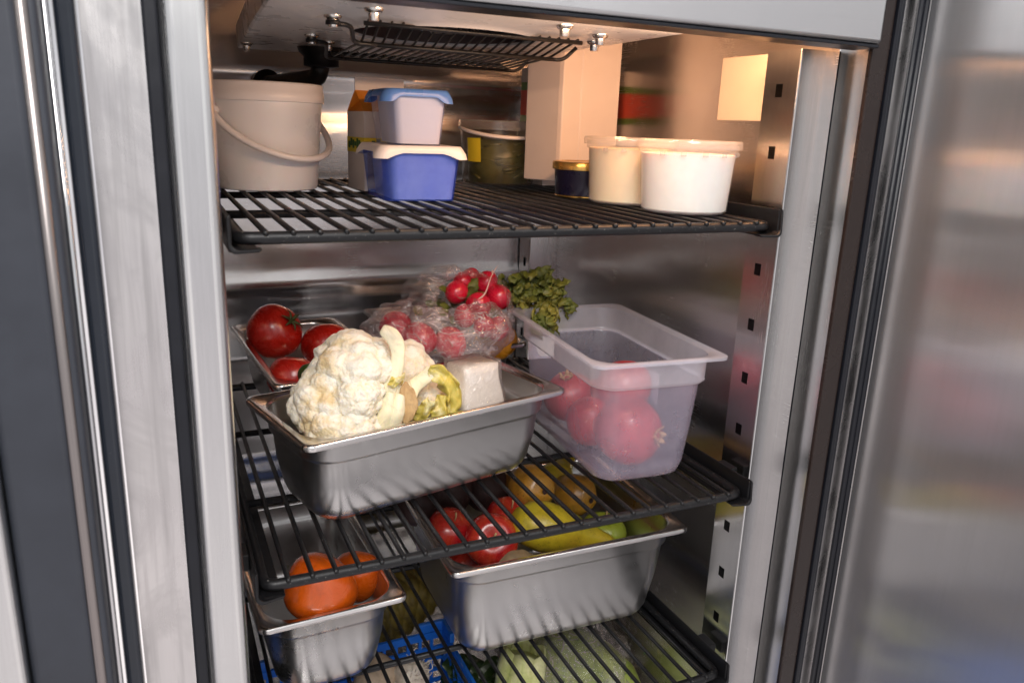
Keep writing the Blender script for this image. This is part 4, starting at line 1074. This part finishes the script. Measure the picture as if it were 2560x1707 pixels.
# ------------------------------------------------------------------ camera, light
cam = bpy.data.cameras.new('camera'); co = bpy.data.objects.new('camera', cam); COL.objects.link(co)
Rr, Rd, Rf = Vector((.91102, -.41081, .03582)), Vector((-.0772, -.2553, -.9638)), Vector((.40507, .87523, -.26436))
m = Matrix((( Rr.x, -Rd.x, -Rf.x, -.33617), (Rr.y, -Rd.y, -Rf.y, -.66396), (Rr.z, -Rd.z, -Rf.z, .09065), (0, 0, 0, 1)))
co.matrix_world = m
cam.sensor_width = 36; cam.lens = 1967.44/2560*36; cam.clip_start = .01; cam.clip_end = 100
cam.dof.use_dof = True; cam.dof.focus_distance = .98; cam.dof.aperture_fstop = 9
scene.camera = co

def area(name, loc, target, size, power, col, size_y=None, spread=180):
    l = bpy.data.lights.new(name, 'AREA'); l.energy = power; l.color = col; l.size = size
    if size_y: l.shape = 'RECTANGLE'; l.size_y = size_y
    l.spread = math.radians(spread)
    o = bpy.data.objects.new(name, l); COL.objects.link(o); o.location = loc
    o.rotation_euler = (Vector(target)-Vector(loc)).to_track_quat('-Z', 'Y').to_euler(); return o
area('window_light', (-.48, -1.38, 1.12), (.02, .16, -.28), .7, 24, (1, .97, .95), .8)
area('fridge_lamp', (.225, .010, .215), (.235, .22, .02), .12, .95, (1, .48, .22), .02)
area('fridge_lamp', (.02, .006, .1825), (.0, .25, -.02), .30, .60, (1, .60, .36), .008)

wd = bpy.data.worlds.new('World'); scene.world = wd; wd.use_nodes = True
nt = wd.node_tree; nt.nodes.clear()
out = N(nt, 'ShaderNodeOutputWorld'); bg = N(nt, 'ShaderNodeBackground')
tc = N(nt, 'ShaderNodeTexCoord'); sp = N(nt, 'ShaderNodeSeparateXYZ'); L(nt, tc.outputs['Generated'], sp.inputs[0])
g = ramp(nt, maprange(nt, sp.outputs['Z'], -1, 1, 0, 1), [(0, (.72, .67, .67)), (.36, (.74, .70, .71)), (.48, (.62, .61, .63)), (.62, (.62, .63, .65)), (1, (.65, .65, .66))])
nz = noise_tex(nt, coords(nt, (1.6, 1.6, 1.1), 'Generated'), 1.7, 2, .5, .4)
c = mixc(nt, 1.0, g, ramp(nt, nz, [(.30, (.42, .42, .46)), (.5, (.88, .87, .87)), (.68, (1.25, 1.23, 1.2))]), 'MULTIPLY')
L(nt, c, bg.inputs[0]); bg.inputs[1].default_value = 1.15
L(nt, bg.outputs[0], out.inputs[0])

vs = scene.view_settings; vs.view_transform = 'Standard'; vs.look = 'None'; vs.exposure = .32; vs.gamma = 1; vs.use_curve_mapping = False
scene.cycles.use_denoising = True
scene.cycles.max_bounces = 14; scene.cycles.transparent_max_bounces = 24; scene.cycles.diffuse_bounces = 5; scene.cycles.glossy_bounces = 10
scene.cycles.sample_clamp_indirect = 6; scene.cycles.caustics_reflective = True
